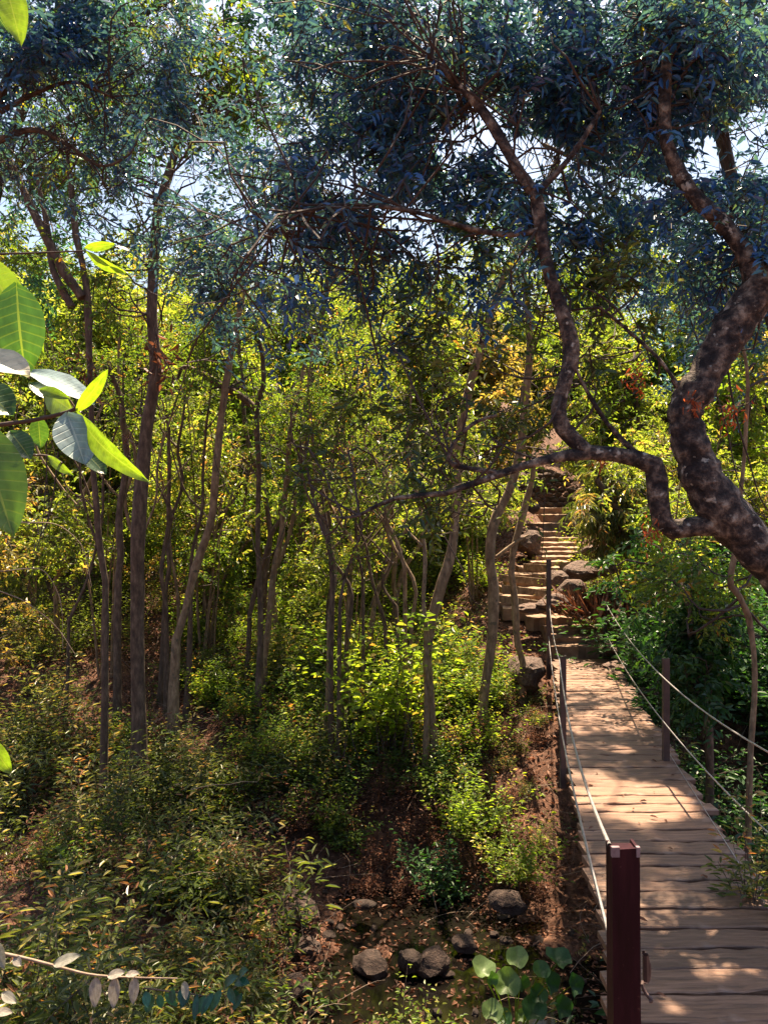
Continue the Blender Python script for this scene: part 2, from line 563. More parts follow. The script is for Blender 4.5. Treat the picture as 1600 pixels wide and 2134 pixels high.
def sprays(g, A, D, L, m=11, ll=.08, lw=.03, droop=.25, ldroop=.2, spread=.8, quad=True, keepf=None, twig=True, tw=.004, leafmat=0, twigmat=1, rb=None, jit=.3, flat=1.0):
    N = len(A)
    if N == 0:
        return
    D = nrm(D)
    U = np.array([0, 0, 1.])
    S = nrm(np.cross(D, U) + 1e-4)
    roll = rng.normal(size=(N, 1)) * (.35 + .8 * (1 - flat))
    Nn = np.cross(S, D)
    S, Nn = S * np.cos(roll) + Nn * np.sin(roll), Nn * np.cos(roll) - S * np.sin(roll)
    t = (np.arange(m) + 1.0) / m
    L_ = L[:, None, None]
    tt = t[None, :, None]
    pos = A[:, None] + D[:, None] * L_ * tt - U * droop * L_ * tt ** 2
    sg = np.where(np.arange(m) % 2 == 0, 1.0, -1.0)
    sg[-1] = 0
    dd = D[:, None] * .55 + sg[None, :, None] * S[:, None] * spread - U * ldroop + rng.normal(size=(N, m, 3)) * jit
    no = Nn[:, None] + rng.normal(size=(N, m, 3)) * (.25 + .3 * jit)
    Ls = ll * (1 - .35 * np.abs(t - .5))[None] * rng.uniform(.7, 1.25, (N, m))
    Ws = Ls * (lw / ll) * rng.uniform(.8, 1.2, (N, m))
    pos, dd, no, Ls, Ws = pos.reshape(-1, 3), dd.reshape(-1, 3), no.reshape(-1, 3), Ls.ravel(), Ws.ravel()
    if rb is None:
        rb = rng.random(N)
    rr = np.clip(np.repeat(rb, m) * .6 + rng.random(N * m) * .4, 0, 1)
    k = rng.random(N * m) < .93
    if keepf is not None:
        k &= keepf(pos)
    leaves(g, pos, dd, no, Ls, Ws, leafmat, quad, keep=k, r=rr)
    if twig:
        kk = k.reshape(N, m).any(1)
        e = A + D * L[:, None] - U * droop * L[:, None]
        mid = A + D * L[:, None] * .5 - U * droop * L[:, None] * .25
        A2, e2, m2, S2 = A[kk], e[kk], mid[kk], S[kk] * tw
        V = np.stack([A2 - S2, A2 + S2, m2 + S2 * .7, m2 - S2 * .7, e2], 1)
        kx = np.arange(len(A2))[:, None] * 5
        g.add(V.reshape(-1, 3), kx + np.array([[0, 1, 2, 3]]), twigmat)
        # tips
        V2 = np.stack([m2 - S2 * .7, m2 + S2 * .7, e2], 1)
        kx = np.arange(len(A2))[:, None] * 3
        g.add(V2.reshape(-1, 3), kx + np.array([[0, 1, 2]]), twigmat)


def limbs_into(g_wood, starts, ends, r0, nsub, sublen, bow=.18, sides=4, mat=0):
    """curved limbs from starts to ends, sub-branches along them; returns anchors and directions for sprays"""
    N = len(starts)
    N = len(starts)
    t = np.linspace(0, 1, 13)[None, :, None]
    dist = np.linalg.norm(ends - starts, axis=1)[:, None, None]
    off = rng.normal(size=(N, 1, 3)) * bow * dist
    off2 = rng.normal(size=(N, 1, 3)) * bow * .7 * dist
    off3 = rng.normal(size=(N, 1, 3)) * bow * .3 * dist
    pts = starts[:, None] * (1 - t) + ends[:, None] * t + off * np.sin(t * math.pi) + off2 * np.sin(2 * t * math.pi) + off3 * np.sin(3 * t * math.pi)
    pts[:, 1:] += rng.normal(size=(N, 12, 3)) * .012 * dist
    ok = keep_mask(pts[:, 4:].reshape(-1, 3), 0, 1.0, 0).reshape(N, -1).mean(1) > .95
    ok &= keep_mask(pts[:, -5:].reshape(-1, 3), 1.0, 0, 0).reshape(N, -1).mean(1) > .5
    if ok.sum() < 1:
        ok[:] = True
    pts = pts[ok]
    N = len(pts)
    rad = r0 * (1 - .85 * t[..., 0]) ** 1.2 * np.ones((N, 1))
    tubes(g_wood, pts, rad, sides, mat)
    ti = rng.uniform(.25, 1.0, (N, nsub))
    fi = ti * 12
    i0 = np.minimum(fi.astype(int), 11)
    fr = (fi - i0)[..., None]
    ar = np.arange(N)[:, None]
    sp = pts[ar, i0] * (1 - fr) + pts[ar, i0 + 1] * fr
    dirn = nrm(nrm(pts[ar, i0 + 1] - pts[ar, i0]) * .6 + rng.normal(size=(N, nsub, 3)) * np.array([1, 1, .65]) * .7)
    sl = sublen * rng.uniform(.5, 1.2, (N, nsub, 1))
    sp, dirn, sl = sp.reshape(-1, 3), dirn.reshape(-1, 3), sl.reshape(-1, 1)
    K = len(sp)
    tt = np.linspace(0, 1, 4)[None, :, None]
    o2 = rng.normal(size=(K, 1, 3)) * .12 * sl[:, None]
    kk = keep_mask(sp + dirn * sl * .5, 1.0, 1.0, .35)
    sp, dirn, sl = sp[kk], dirn[kk], sl[kk]
    K = len(sp)
    tt = np.linspace(0, 1, 4)[None, :, None]
    o2 = rng.normal(size=(K, 1, 3)) * .12 * sl[:, None]
    sp_pts = sp[:, None] + dirn[:, None] * sl[:, None] * tt + o2 * np.sin(tt * math.pi) - np.array([0, 0, 1.]) * .12 * sl[:, None] * tt ** 2
    tubes(g_wood, sp_pts, (r0 * .32) * (1 - .75 * tt[..., 0]) * np.ones((K, 1)), 3, mat)
    return sp_pts


def anchors(sp_pts, per):
    K = len(sp_pts)
    ti = rng.uniform(.15, 1.0, (K, per))
    fi = ti * 3
    i0 = np.minimum(fi.astype(int), 2)
    fr = (fi - i0)[..., None]
    ar = np.arange(K)[:, None]
    a = sp_pts[ar, i0] * (1 - fr) + sp_pts[ar, i0 + 1] * fr
    d = nrm(nrm(sp_pts[ar, i0 + 1] - sp_pts[ar, i0]) * .7 + rng.normal(size=(K, per, 3)) * np.array([1, 1, .6]) * .6)
    return a.reshape(-1, 3), d.reshape(-1, 3)


def nearest_on(pts, q, lo=.25):
    k = int(len(pts) * lo)
    pp = pts[k:]
    # prefer a point of the trunk below the target
    dd = np.linalg.norm(q[:, None] - pp[None] - np.array([0, 0, .25]) * np.linalg.norm(q[:, None] - pp[None], axis=2, keepdims=True), axis=2)
    dd = dd * rng.uniform(1, 1.7, dd.shape)
    return pp[dd.argmin(1)]


def crown(root, trunk_pts, blobs, leafm, twigm, sp, wood_r=.02, prune=1.0, sung=1.0, foliage_name='foliage', minY=None, lo=.25):
    """blobs: (centre, radii, limbs, subs, per) ; sp: dict of spray arguments"""
    gw, gl = Geo(), Geo()
    for c, rad, nl, ns, per in blobs:
        u = nrm(rng.normal(size=(nl, 3))) * rng.random((nl, 1)) ** .4
        ends = np.array(c) + u * np.array(rad)
        starts = nearest_on(trunk_pts, ends, lo)
        sub = limbs_into(gw, starts, ends, wood_r, ns, .42 * float(np.mean(rad)) + .12)
        if per:
            a, d = anchors(sub, per)
            if minY is not None:
                k = a[:, 1] > minY
                a, d = a[k], d[k]
            kf = (lambda p_: keep_mask(p_, prune, sung)) if (prune or sung) else None
            s2 = dict(sp)
            Lr = s2.pop('L')
            sprays(gl, a, d, rng.uniform(Lr * .7, Lr * 1.3, len(a)), keepf=kf, **s2)
    w_ = gw.obj('branches', twigm, root)
    props(w_, kind='stuff')
    if gl.n:
        f_ = gl.obj(foliage_name, [leafm, twigm], root)
        props(f_, kind='stuff')
    return gw, gl


# ------------------------------------------------------------------ footbridge
bridge = empty('footbridge', (0, 0, 0), 'narrow plank footbridge with steel cable rails crossing the ravine', 'footbridge')


def box_geo(x0, x1, y0, y1, z0, z1, nx=1, wob=0.0, seed=0, zf=None):
    """box with nx segments along x and slightly uneven long edges"""
    rg = np.random.default_rng(seed)
    xs = np.linspace(x0, x1, nx + 1)
    wy0 = rg.normal(size=nx + 1) * wob
    wy1 = rg.normal(size=nx + 1) * wob
    wz = rg.normal(size=nx + 1) * wob * .5
    e = min(.006, (y1 - y0) * .1)
    prof = []
    for i, x in enumerate(xs):
        a, b, t_ = y0 + wy0[i], y1 + wy1[i], z1 + wz[i]
        prof.append([[x, a, z0], [x, a, t_ - e], [x, a + e, t_], [x, b - e, t_], [x, b, t_ - e], [x, b, z0]])
    V = np.array(prof)
    n_ = nx + 1
    idx = np.arange(n_ * 6).reshape(n_, 6)
    a, b = idx[:-1], idx[1:]
    f = np.stack([a, np.roll(a, -1, 1), np.roll(b, -1, 1), b], -1).reshape(-1, 4)
    g = Geo().add(V.reshape(-1, 3), f[:, ::-1])
    for c, fl in ((0, 1), (n_ - 1, 0)):
        q4 = [[0, 1, 4, 5], [1, 2, 3, 4]]
        g.add(V[c], np.array(q4) if fl else np.array(q4)[:, ::-1])
    return g


yy = 2.05
k = 0
rg = random.Random(4)
while yy < 13.35:
    wdt = rg.choice([.14, .17, .19, .20, .21, .17]) * rg.uniform(.93, 1.05)
    if yy > 9:
        wdt *= .9
    ext_l = rg.choice([0, 0, .02, -.03, .05, .01]) + rg.uniform(-.015, .015)
    ext_r = rg.choice([0, 0, .02, -.03, .04, .09 if yy > 9 else .03]) + rg.uniform(-.015, .015)
    xl, xr = deck_xl(yy) - ext_l, deck_xl(yy) + 1.05 + ext_r
    yc = yy + wdt / 2
    zc = float(deck_z(yc)) + rg.uniform(-.006, .006)
    xc = (xl + xr) / 2
    gp = box_geo(xl - xc, xr - xc, -wdt / 2, wdt / 2, -.04, 0, 10, .0055, k)
    o = gp.obj('plank', M_wood, bridge)
    o.location = (xc, yc, zc)
    o.rotation_euler = (rg.uniform(-.02, .02) - .034, rg.uniform(-.006, .006), rg.uniform(-.012, .016))
    yy += wdt + rg.uniform(.010, .030)
    k += 1
# nails: two rows of small heads
gn = Geo()
for yq in np.arange(2.2, 8, .19):
    for ox in (.07, .98):
        c = np.array([deck_xl(yq) + ox + rg.uniform(-.01, .01), yq, float(deck_z(yq)) + .003])
        an = np.arange(6) / 6 * 2 * math.pi
        V = np.vstack([c + np.stack([np.cos(an) * .005, np.sin(an) * .005, an * 0], -1), c + [0, 0, .003]])
        gn.add(V, [[i, (i + 1) % 6, 6] for i in range(6)])
props(gn.obj('nails', M_post, bridge), kind='stuff')
for ox in (.10, .93):
    ys = np.linspace(1.9, 13.5, 14)
    pts = np.stack([deck_xl(ys) + ox, ys, deck_z(ys) - .12], -1)
    T0 = [[-.04, .07], [.04, .07], [.04, -.07], [-.04, -.07]]
    V = np.stack([pts + [a, 0, b] for a, b in T0], 1)
    idx = np.arange(14 * 4).reshape(14, 4)
    a, b = idx[:-1], idx[1:]
    f = np.stack([a, b, np.roll(b, -1, 1), np.roll(a, -1, 1)], -1).reshape(-1, 4)
    Geo().add(V.reshape(-1, 3), f).obj('support_beam', M_beam, bridge)


def channel_post(x, y, z0, z1, w_, d_, name='rail_post', lean=(0, 0), mat=M_post, th=None):
    """steel channel (U profile) post, open on one side"""
    t_ = th or w_ * .14
    pr = [(-w_ / 2, -d_ / 2), (w_ / 2, -d_ / 2), (w_ / 2, d_ / 2), (w_ / 2 - t_, d_ / 2), (w_ / 2 - t_, -d_ / 2 + t_), (-w_ / 2 + t_, -d_ / 2 + t_), (-w_ / 2 + t_, d_ / 2), (-w_ / 2, d_ / 2)]
    n_ = 7
    V = []
    for i in range(n_):
        f_ = i / (n_ - 1)
        z = z0 + (z1 - z0) * f_
        for a, b in pr:
            V.append([x + a + lean[0] * f_, y + b + lean[1] * f_, z + (a * .06 if i == n_ - 1 else 0)])
    V = np.array(V)
    idx = np.arange(n_ * 8).reshape(n_, 8)
    a, b = idx[:-1], idx[1:]
    f = np.stack([a, np.roll(a, -1, 1), np.roll(b, -1, 1), b], -1).reshape(-1, 4)
    g = Geo().add(V, f)
    top = idx[-1]
    g.f4.append(np.array([[top[0], top[5], top[6], top[7]], [top[0], top[1], top[4], top[5]], [top[1], top[2], top[3], top[4]]]))
    g.m4.append(np.zeros(3))
    return g.obj(name, mat, bridge)


zt = -(1760 - 1067) / F_ * 2.15
# near post: maroon, a filled box face towards the camera with a thin folded lip on top
px0 = (1297 - 800) / F_ * 2.15
post = channel_post(px0 + .012, 2.15, -2.75, zt, .076, .062, 'rail_post', lean=(-.012, 0), mat=M_maroon, th=.008)
post['label'] = 'maroon square steel post at the near end of the bridge'
gcap = box_geo(px0 - .035, px0 + .036, 2.123, 2.178, zt - .03, zt - .006, 1)
gcap.obj('post_cap', M_maroon, bridge)
for (xa, xb) in ((px0 - .040, px0 - .018), (px0 + .028, px0 + .038)):
    box_geo(xa, xb, 2.116, 2.128, zt - .022, zt + .006, 1).obj('folded_lip', M_lip, bridge)
# shackle and clamp on the post
c0 = P(1345, 2040, 2.25)
gs = Geo()
sh = curve_pts([P(1340, 1985, 2.2), P(1352, 2010, 2.2), P(1350, 2045, 2.2), P(1338, 2050, 2.19), P(1345, 2070, 2.18), P(1358, 2085, 2.17), P(1352, 2088, 2.17)], 20)
tubes(gs, sh[None], np.full((1, 20), .0055), 7)
tubes(gs, curve_pts([P(1345, 1990, 2.18), P(1346, 2045, 2.18)], 4)[None], np.full((1, 4), .009), 6)
gs.obj('cable_shackle', M_post, bridge)
for zz in ():
    c = np.array([px0 + .004, 2.15 - .033, zz])
    an = np.arange(6) / 6 * 2 * math.pi
    V = np.vstack([c + np.stack([np.cos(an) * .009, an * 0, np.sin(an) * .009], -1), c + np.stack([np.cos(an) * .008, an * 0 - .007, np.sin(an) * .008], -1), c + [0, -.008, 0]])
    gb = Geo().add(V, [[i, (i + 1) % 6, 6 + (i + 1) % 6, 6 + i] for i in range(6)])
    gb.add(V, [[6 + i, 6 + (i + 1) % 6, 12] for i in range(6)])
    gb.obj('bolt', M_post, bridge)
xlp = deck_xl(7.1)
p1 = channel_post(xlp - .09, 7.1, -2.55, -(1367 - 1067) / F_ * 7.1, .052, .05)
p2 = channel_post(xlp + 1.05 - .06, 7.45, -2.5, -(1372 - 1067) / F_ * 7.45, .060, .05)
p3 = channel_post(*(P(1143, 1165, 13.3)[:2]), -2.9, P(1143, 1165, 13.3)[2], .075, .07)
p4 = channel_post(*(P(1260, 1251, 13.6)[:2]), -2.8, P(1260, 1251, 13.6)[2], .065, .06)
xr_n = deck_xl(2.3) + 1.05 + .04
p5 = channel_post(xr_n, 2.3, -2.75, -1.0, .08, .08, mat=M_maroon)


def cable(pts, r_=.0055, sags=None):
    """cable through the points, each span hanging by its own sag"""
    g = Geo()
    out_ = []
    pts = [np.array(a, float) for a in pts]
    for i_ in range(len(pts) - 1):
        t_ = np.linspace(0, 1, 22)[:-1 if i_ < len(pts) - 2 else None, None]
        sg = (sags or [0.0] * 9)[i_]
        out_.append(pts[i_] * (1 - t_) + pts[i_ + 1] * t_ - np.array([0, 0, 4 * sg]) * t_ * (1 - t_))
    c = np.vstack(out_)
    tubes(g, c[None], np.full((1, len(c)), r_), 7)
    return g.obj('rail_cable', M_cable, bridge, smooth=True)


cable([P(1270, 1762, 2.15), P(1165, 1374, 7.1), P(1145, 1262, 13.3)], .006, [.17, .12])
cable([P(1279, 1990, 2.17), P(1163, 1484, 7.1), P(1143, 1325, 13.3)], .006, [.07, .08])
cable([[xr_n, 2.3, -1.05], P(1352, 1382, 7.45), P(1261, 1255, 13.6)], .0055, [.15, .06])
cable([[xr_n, 2.3, -1.6], P(1352, 1465, 7.45), P(1260, 1315, 13.6)], .005, [.12, .06])
# thin wire lacing close to the deck edge
cable([[deck_xl(2.6) + .97, 2.6, float(deck_z(2.6)) + .012], [deck_xl(5) + .98, 5, float(deck_z(5)) + .012], [deck_xl(8) + .99, 8, float(deck_z(8)) + .012]], .003)

# ------------------------------------------------------------------ stairs
stairs = empty('stone_stairs', (3.3, 13.8, -2.6), 'rough earth and stone stairs climbing the far bank from the bridge', 'stairs')


def slab(x0, x1, y0, y1, z0, z1, seed, mat=M_step, name='stone_step', parent=None, wob=.03):
    rg_ = np.random.default_rng(seed)
    nx_s, ny_s = 9, 4
    xs, ys = np.linspace(x0, x1, nx_s), np.linspace(y0, y1, ny_s)
    Xs, Ys = np.meshgrid(xs, ys)
    wf = rg_.normal(size=nx_s) * wob
    Ys = Ys + np.where(np.arange(ny_s)[:, None] == 0, wf[None], 0)
    Zs = z1 + rg_.normal(size=Xs.shape) * .008 - .012 * (np.arange(ny_s)[:, None] == 0)
    Xs = Xs + rg_.normal(size=Xs.shape) * .01
    top = np.stack([Xs, Ys, Zs], -1)
    bot = top.copy()
    bot[..., 2] = z0
    bot[0, :, 1] += .02
    idx = np.arange(nx_s * ny_s).reshape(ny_s, nx_s)
    f = np.stack([idx[:-1, :-1], idx[:-1, 1:], idx[1:, 1:], idx[1:, :-1]], -1).reshape(-1, 4)
    o_ = nx_s * ny_s
    per = np.concatenate([idx[0, :], idx[1:, -1], idx[-1, -2::-1], idx[-2:0:-1, 0]])
    side = np.stack([per, per + o_, np.roll(per, -1) + o_, np.roll(per, -1)], -1)
    g = Geo().add(np.concatenate([top.reshape(-1, 3), bot.reshape(-1, 3)]), np.concatenate([f, side]))
    return g.obj(name, mat, parent)


prevz = -2.62
for k, (xa, xb, yp) in enumerate(STEPS):
    yk = step_y(k)
    zk = -(yp - 1067) / F_ * yk
    A_, B_ = (xa - 800) / F_ * yk, (xb - 800) / F_ * yk
    s_ = slab(A_ - .03, B_ + .03, yk, yk + .52, prevz - .12, zk, 100 + k, parent=None, wob=.035)
    s_.parent = stairs
    s_.location = tuple(-np.array(stairs.location))
    prevz = zk
for k, (xa, xb, yp, yk) in enumerate([(1085, 1180, 1090, 21.0), (1130, 1190, 1072, 21.8), (1120, 1190, 1058, 22.6)]):
    s_ = slab((xa - 800) / F_ * yk, (xb - 800) / F_ * yk, yk, yk + .9, -.9, -(yp - 1067) / F_ * yk, 140 + k, wob=.05)
    s_.parent = stairs
    s_.location = tuple(-np.array(stairs.location))
# timber risers nailed across the lower steps
for xa, xb, yl, yr, yk in ((1035, 1140, 1247, 1262, 15.0), (1040, 1140, 1204, 1214, 16.2), (1045, 1141, 1226, 1238, 15.6), (1090, 1140, 1181, 1184, 17.0)):
    a, b = P(xa, yl, yk), P(xb, yr, yk - .15)
    V = []
    for q_ in (a, b):
        for dy, dz in ((-.02, -.07), (-.02, .07), (.03, .07), (.03, -.07)):
            V.append(q_ + [0, dy, dz])
    tb = Geo().add(V, [[0, 1, 5, 4], [1, 2, 6, 5], [2, 3, 7, 6], [3, 0, 4, 7], [0, 3, 2, 1], [4, 5, 6, 7]]).obj('timber_edge', M_bark2)
    tb.parent = stairs
    tb.location = tuple(-np.array(stairs.location))

# ------------------------------------------------------------------ rocks
import bmesh


def rock_mesh(seed, sub=3, cut=5, mt=None):
    mt = mt or M_rock
    bm = bmesh.new()
    bmesh.ops.create_icosphere(bm, subdivisions=sub, radius=1)
    rg_ = np.random.default_rng(seed)
    V = np.array([v.co for v in bm.verts])
    for _ in range(cut + 8):
        n_ = nrm(rg_.normal(size=3))
        dd = V @ n_
        lim = rg_.uniform(.5, .8)
        V -= np.where(dd > lim, (dd - lim) * .88, 0)[:, None] * n_
    V *= (1 + .22 * fbm(V[:, 0] * 2 + 7, V[:, 1] * 2 + V[:, 2] * 2.9, seed, 4) + .08 * fbm(V[:, 0] * 7 + V[:, 1] * 3, V[:, 2] * 9, seed + 5, 2))[:, None]
    for v, c in zip(bm.verts, V):
        v.co = c
    me = bpy.data.meshes.new('boulder')
    bm.to_mesh(me)
    bm.free()
    me.materials.append(mt)
    me.polygons.foreach_set('use_smooth', np.zeros(len(me.polygons), bool))
    return me


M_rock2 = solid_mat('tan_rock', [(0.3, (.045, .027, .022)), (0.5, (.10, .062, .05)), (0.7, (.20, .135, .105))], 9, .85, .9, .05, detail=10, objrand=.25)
ROCKM = [rock_mesh(s) for s in range(6)]
ROCKS = [rock_mesh(s + 20, mt=M_rock2) for s in range(6)]


def boulder(px, py, Y_, wpx, hpx, label, k, group=None, rz=None):
    p_ = P(px, py, Y_)
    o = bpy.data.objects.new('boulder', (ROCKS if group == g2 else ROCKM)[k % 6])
    o.location = p_
    sx, sz = wpx / 2 / F_ * Y_ * 1.2, hpx / 2 / F_ * Y_ * 1.2
    o.scale = (sx, (sx + sz) * .55, sz)
    o.rotation_euler = (0, 0, rz if rz is not None else k * .6) if rz is not None else (0, 0, (k % 3 - 1) * .3)
    link(o)
    return props(o, label, 'rock', group)


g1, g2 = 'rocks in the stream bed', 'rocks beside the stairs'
boulder(770, 2015, 8.4, 84, 70, 'largest dark brown rock standing in the stream pool', 0, g1)
boulder(850, 2005, 8.3, 50, 50, 'small dark rock wedged between two larger stream rocks', 1, g1)
boulder(905, 2008, 8.3, 76, 54, 'flat topped dark rock in the stream just left of the small sunlit rock', 2, g1)
boulder(970, 1967, 8.7, 48, 32, 'small pale rock catching the sun by the stream', 3, g1)
boulder(585, 1910, 9.0, 130, 80, 'broad litter covered rock on the left side of the stream', 4, g1)
boulder(625, 1985, 8.2, 80, 50, 'low brown rock left of the stream pool', 5, g1)
boulder(755, 1885, 9.3, 50, 16, 'small grey rock in the black hollow above the pool', 1, g1)
boulder(610, 2060, 7.4, 90, 40, 'low dark stone at the left edge of the water', 2, g1)
boulder(1060, 1880, 8.8, 70, 40, 'litter strewn rock below the left edge of the bridge', 3, g1)
boulder(1188, 1230, 15.3, 60, 40, 'angular brown boulder beside the lower stair flight', 0, g2)
boulder(1210, 1190, 15.9, 58, 38, 'wide split rock above the angular boulder beside the stairs', 2, g2)
boulder(1160, 1205, 15.8, 44, 50, 'upright rock touching the right edge of the stairs', 4, g2)
boulder(1258, 1188, 15.6, 52, 34, 'rounded rock outermost in the pile right of the stairs', 1, g2)
boulder(1245, 1150, 16.2, 60, 34, 'flat grey rock topping the pile right of the stairs', 3, g2)
boulder(1112, 1268, 14.6, 70, 22, 'low rock slab lying across the lower steps', 5, g2)
boulder(1195, 1262, 14.6, 62, 30, 'shaded rock slab above the largest bottom step', 2, g2)
boulder(1150, 1258, 14.4, 70, 36, 'light brown rock behind the tall bridge post', 1, g2)
boulder(1105, 1135, 18.2, 56, 56, 'grey brown rock left of the upper stair flight', 3, g2)
boulder(1110, 1062, 21.0, 30, 22, 'small bluish rock beside the top landing', 0, g2)
boulder(1095, 1395, 13.2, 70, 80, 'dark rock in the bank left of the bridge end', 4, g2)
boulder(1300, 1390, 12.6, 80, 26, 'flat dark slab under the right side of the bridge end', 5, g2)
boulder(1300, 1350, 13.2, 90, 26, 'shaded ledge rock right of the bottom steps', 2, g2)
boulder(1330, 1445, 11.6, 80, 24, 'lowest dark slab right of the bridge deck', 0, g2)
rk = random.Random(8)
for i in range(46):
    px_, py_ = rk.uniform(520, 1230), rk.uniform(1790, 2110)
    Yq = 4.93 * F_ / (py_ - 1067)
    if Yq > 10.4 or (700 < px_ < 860 and py_ > 1960):
        continue
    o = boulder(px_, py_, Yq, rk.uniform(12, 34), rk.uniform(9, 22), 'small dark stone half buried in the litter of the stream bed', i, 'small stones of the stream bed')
    o.name = 'stone'
    o.location.z = max(float(ground(o.location.x, o.location.y)), -4.99) + .01
# retaining wall at the top of the stairs: courses of stones
wall = empty('stone_wall', (4.6, 23.5, -.2), 'low dry stone wall at the top of the stairs', 'wall')
for r_ in range(9):
    for c_ in range(8):
        o = bpy.data.objects.new('stone', ROCKS[(r_ * 3 + c_) % 6])
        o.scale = (.17, .14, .105)
        o.location = (-.85 + c_ * .27 + (r_ % 2) * .13, .05 * r_ + random.uniform(-.03, .03), .1 + r_ * .155)
        o.rotation_euler = (0, 0, random.uniform(-.2, .2))
        o.parent = wall
        link(o)

# ------------------------------------------------------------------ trees
NEAR_SP = dict(L=.36, m=12, ll=.088, lw=.030, droop=.25, ldroop=.28, spread=.85, quad=True, jit=.25, tw=.0035)


def to_ground(pl_pts, rad, flare=1.25):
    p0 = pl_pts[0]
    gz = float(ground(p0[0], p0[1])) - .15
    if p0[2] > gz + .05:
        n_ = 5
        t_ = np.linspace(0, 1, n_, endpoint=False)[:, None]
        base = np.array([p0[0] + (p0[0] - pl_pts[2][0]) * .4, p0[1], gz])
        ext = base * (1 - t_) + p0 * t_
        er = rad[0] * (flare - (flare - 1) * t_[:, 0])
        return np.vstack([ext, pl_pts]), np.concatenate([er, rad])
    return pl_pts, rad


def px_tree(name, label, pl, Y_, limbs=(), blobs=(), leafm=M_mid, barkm=M_bark, twigm=M_twig, sp=None, group=None, wood_r=.016, lace=.92, slant=0, cat='tree', n=30, sung=1.0, prune=1.0, sides=11):
    pts, rad = px_curve(pl, Y_, n, slant, seed=len(name) + abs(int(pl[0][0])))
    pts, rad = to_ground(pts, rad)
    if 'curved' not in name:
        rg_ = np.random.default_rng(abs(int(pl[0][0] * 7 + Y_ * 13)))
        for q_, am in ((5, .045), (11, .022)):
            for d_ in (0, 1):
                pts[:, d_] += np.interp(np.linspace(0, 1, len(pts)), np.linspace(0, 1, q_), rg_.normal(size=q_) * am * min(1, rad[0] / .06 + .4))
        rad = rad * (1 + .55 * np.exp(-np.arange(len(rad)) / 1.3))
    org = pts[0].copy()
    root = empty(name, tuple(org), label, cat, group)
    # everything below the root is given in world metres: cancel the root's place
    allp = [pts]
    t_ = trunk_mesh(pts - org, rad, sides, seed=int(Y_ * 10)).obj('trunk', barkm, root, smooth=True)
    for i, lb in enumerate(limbs):
        lp, lr = px_curve(lb, Y_, 22, 0, seed=i)
        trunk_mesh(lp - org, lr, 9, seed=i).obj('limb', barkm, root, smooth=True)
        allp.append(lp)
    if blobs:
        ap = np.vstack(allp)
        gw, gl = Geo(), Geo()
        for b in blobs:
            (bx, by, bY), rad_, nl, ns, per = b[:5]
            s2 = dict(sp or NEAR_SP)
            if len(b) > 5:
                s2.update(b[5])
            c = P(bx, by, bY)
            u = nrm(rng.normal(size=(nl, 3))) * rng.random((nl, 1)) ** .4
            ends = c + u * np.array(rad_)
            starts = nearest_on(ap, ends, .3)
            sub = limbs_into(gw, starts, ends, wood_r, ns, .42 * float(np.mean(rad_)) + .12)
            if per:
                a, d = anchors(sub, per)
                Lr = s2.pop('L')
                sprays(gl, a, d, rng.uniform(Lr * .7, Lr * 1.3, len(a)), keepf=lambda p_: keep_mask(p_, prune, sung, lace), **s2)
        for gg, nm, mt in ((gw, 'branches', [twigm]), (gl, 'foliage', [leafm, twigm, M_olive])):
            if gg.n:
                gg.v = [v - org.astype(np.float32) for v in gg.v]
                props(gg.obj(nm, mt, root), kind='stuff')
    return root


